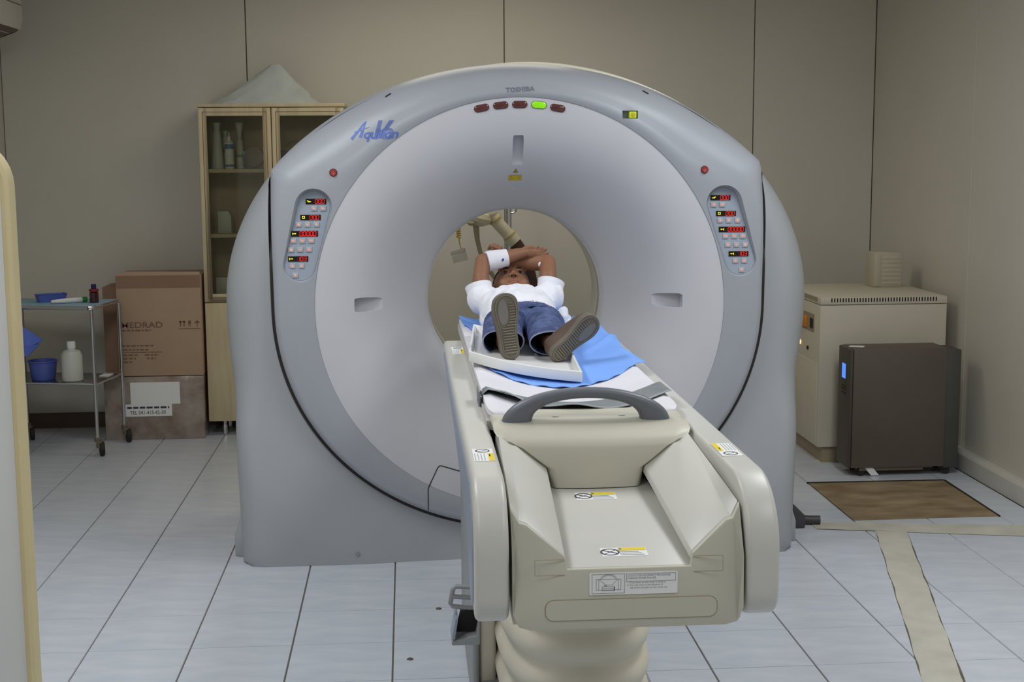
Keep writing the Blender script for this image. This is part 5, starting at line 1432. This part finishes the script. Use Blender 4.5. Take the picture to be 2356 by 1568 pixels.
M().lathe([(0.012, 0), (0.012, 0.004), (0.008, 0.009), (0, 0.010)], (ux0 + 0.001, uy0 + 0.345, 0.590), (-1, 0, 0), 16).build('pilot_lamp', 'lamp_orange', U)
M().lathe([(0.010, 0), (0.010, 0.008), (0, 0.008)], (ux0 + 0.001, uy0 + 0.20, 0.578), (-1, 0, 0), 16).build('knob', 'slot_dark', U)
# tower unit
V = thing('ups_tower', 'dark brown tower power unit with small blue screen, standing on castors', 'power unit', (2.5, 1.53, 0))
vx0, vx1, vy0, vy1, vz0, vz1 = 2.232, 2.715, 1.45, 1.635, 0.045, 0.642
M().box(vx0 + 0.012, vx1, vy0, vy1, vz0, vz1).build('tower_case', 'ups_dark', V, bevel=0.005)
M().box(vx0 - 0.006, vx0 + 0.012, vy0 + 0.002, vy1 - 0.002, vz0, vz1 - 0.002).build('front_bezel', 'ups_dark_face', V, bevel=0.006, seg=3)
M().box(vx1, vx1 + 0.075, vy0 + 0.006, vy1 - 0.006, vz0 - 0.01, vz1 - 0.012).build('end_block', 'ups_grey', V, bevel=0.004)  # narrow, slightly lower and darker block at the tower's end
sb_ = M().box(vx0 - 0.009, vx0, vy0 + 0.045, vy0 + 0.125, 0.462, 0.595).build('screen_bezel', 'ups_grey', V, bevel=0.003)
M().box(vx0 - 0.0105, vx0 - 0.006, vy0 + 0.058, vy0 + 0.112, 0.487, 0.560).build('screen', 'screen_blue', sb_, label='lit blue screen')
for z in (0.41, 0.43, 0.445): M().box(vx0 - 0.0085, vx0 - 0.004, vy0 + 0.05, vy0 + 0.12, z, z + 0.006).build('key_row', 'slot_dark', V)
M().prism([(vx0 + 0.01, vy1 - 0.10), (vx0 + 0.075, vy1 - 0.13), (vx0 + 0.10, vy1 - 0.085), (vx0 + 0.035, vy1 - 0.06)], XY, vz1 + 0.0003, vz1 + 0.0012).build('paper_tag', 'paper', V)
M().box(vx0 + 0.06, vx1 - 0.10, vy0 + 0.012, vy0 + 0.02, 0.028, 0.0452).build('skirt_bar', 'caster_grey', V)
for x in (vx0 + 0.07, vx1 + 0.02):
    for y in (vy0 + 0.03, vy1 - 0.03):
        M().lathe([(0.006, -0.01), (0.021, -0.01), (0.023, 0), (0.021, 0.01), (0.006, 0.01)], (x, y, 0.0235), (0.6, 1, 0), 18).build('castor', 'rubber', V)
M().loft([[Vector((vx0 + 0.105 + a, vy0 + 0.01, z)), Vector((vx0 + 0.145 + a, vy0 + 0.01, z)), Vector((vx0 + 0.145 + a, vy0 + 0.03, z)), Vector((vx0 + 0.105 + a, vy0 + 0.03, z))] for z, a in ((0.0455, -0.02), (0.004, 0.015))]).build('brake_lever', 'paper', V)
# speaker-like box on the cabinet
SP = thing('desktop_speaker', 'small beige ribbed plastic box standing on the beige power cabinet', 'box', (2.69, 2.33, 0.862))
px0, px1, py0, py1, pz0 = 2.612, 2.768, 2.26, 2.40, 0.8625
M().prism([(px0, pz0), (px1, pz0), (px1, pz0 + 0.175), (px1 - 0.01, pz0 + 0.186), (px0 + 0.035, pz0 + 0.192), (px0, pz0 + 0.188)], XZ, py0, py1).build('speaker_case', 'speaker_grey', SP, bevel=0.004)
M().box(px0 + 0.001, px0 + 0.034, py0 - 0.004, py0 + 0.002, pz0 + 0.004, pz0 + 0.184).build('front_strip', 'speaker_grey', SP, bevel=0.003)
for k in range(7): M().box(px0 + 0.042, px1 - 0.003, py0 - 0.002, py0 + 0.002, pz0 + 0.014 + 0.023 * k, pz0 + 0.031 + 0.023 * k).build('rib', 'speaker_grey', SP, bevel=0.002)

# ================================================================ equipment seen through the bore
J = thing('injector_stand', 'cream jointed arm on a dark brown post seen through the bore', 'medical arm', (0.80, 2.25, 0))
yy = 2.2
M().tube([(0.50, yy, 1.44), (0.502, yy, 1.33), (0.505, yy, 1.295)], 0.026, 16).build('arm_segment', 'arm_white', J)
M().tube([(0.50, yy, 1.42), (0.42, yy, 1.42), (0.34, yy, 1.41)], 0.006, 10).build('cord_hanger', 'arm_white', J)
M().ell((0.508, yy, 1.288), (0.040, 0.040, 0.036)).build('arm_joint', 'arm_white', J)
M().tube([(0.510, yy, 1.285), (0.545, yy, 1.240), (0.612, yy, 1.165)], [0.034, 0.033, 0.033], 18).build('arm_segment', 'arm_white', J)
M().tube([(0.602, yy, 1.176), (0.640, yy, 1.132)], 0.037, 18).build('arm_segment', 'arm_white', J)
for p in ((0.532, 1.258), (0.606, 1.172)):
    M().tube([(p[0], yy, p[1]), (p[0] + 0.006, yy, p[1] - 0.007)], 0.0385, 18).build('joint_band', 'arm_band', J)
M().tube([(0.632, yy, 1.140), (0.672, yy, 1.080), (0.705, yy, 1.02), (0.735, yy, 0.90), (0.745, yy, 0.55), (0.745, yy, 0.05)], [0.034, 0.036, 0.032, 0.026, 0.026, 0.026], 16).build('post', 'arm_brown', J)
M().lathe([(0.0, 0.0), (0.20, 0.0), (0.21, 0.012), (0.19, 0.04), (0.04, 0.06), (0.0, 0.06)], (0.745, yy, 0), n=30).build('base', 'arm_brown', J)
M().lathe([(0.0, -0.030), (0.060, -0.022), (0.098, 0.0), (0.102, 0.02), (0.090, 0.045), (0.04, 0.06), (0.0, 0.062)], (0.412, yy, 1.255), (0.25, 0, 1), 28).build('injector_head', 'arm_white', J)
M().tube([(0.440, yy, 1.265), (0.480, yy, 1.280), (0.508, yy, 1.288)], 0.022, 12).build('head_arm', 'arm_white', J)
M().ell((0.405, yy - 0.085, 1.242), (0.022, 0.018, 0.014)).build('head_grip', 'hose', J)
M().tube([(0.430, yy - 0.03, 1.232), (0.431, yy - 0.04, 1.205), (0.436, yy - 0.04, 1.15), (0.450, yy - 0.04, 1.09), (0.478, yy - 0.03, 1.02), (0.540, yy, 0.93), (0.62, yy, 0.80), (0.70, yy, 0.62), (0.735, yy, 0.45)], [0.017, 0.016, 0.0125, 0.012, 0.012, 0.012, 0.012, 0.012, 0.012], 12).build('hose', 'hose', J)
I = thing('drip_stand', 'slim chrome pole with curved hook seen at the top of the bore', 'drip stand', (0.61, 2.62, 0))
M().tube([(0.622, 2.62, 0.04), (0.622, 2.62, 1.62)], 0.012, 14).build('pole', 'chrome', I)
M().tube([(0.646, 2.62, 0.9), (0.646, 2.62, 1.60)], 0.006, 10).build('pole', 'chrome', I)
M().tube([(0.646, 2.62, 1.325), (0.655, 2.62, 1.328), (0.670, 2.62, 1.318), (0.680, 2.62, 1.300), (0.676, 2.62, 1.280), (0.660, 2.62, 1.270), (0.646, 2.62, 1.272)], 0.0055, 10).build('hook', 'chrome', I)
for k in range(5):
    a = 2 * PI * k / 5 + 0.3
    M().tube([(0.622, 2.62, 0.05), (0.622 + 0.24 * math.cos(a), 2.62 + 0.24 * math.sin(a), 0.015)], [0.014, 0.010], 10).build('foot', 'chrome', I)
Hh = thing('hanging_holder', 'clear plastic holder hanging on a yellow coiled cord', 'holder', (0.335, 2.2, 1.05))
cl = M(); pts = [(0.340, 2.2, 1.40), (0.339, 2.2, 1.30), (0.337, 2.2, 1.225)]
for k in range(61):
    a = 2 * PI * 5 * k / 60; pts.append((0.338 + 0.011 * math.cos(a), 2.2 + 0.011 * math.sin(a), 1.222 - 0.062 * k / 60))
pts += [(0.340, 2.2, 1.155), (0.345, 2.2, 1.125), (0.350, 2.2, 1.100)]
cl.tube(pts, 0.0032, 6); cl.build('coil_cord', 'coil_yellow', Hh)
mxh = Matrix.Translation((0.338, 2.2, 1.075)) @ Matrix.Rotation(-0.22, 4, 'Y')
M().box(-0.040, 0.040, -0.012, 0.012, 0.0, 0.026, mxh).build('holder_grip', 'ac_white', Hh, bevel=0.003)
M().box(-0.038, 0.042, -0.013, 0.013, -0.040, 0.0, mxh).build('holder_cup', 'clear_plastic', Hh)
M().box(-0.039, 0.039, -0.0145, -0.012, -0.004, 0.001, mxh).build('holder_rim', 'paper', Hh)
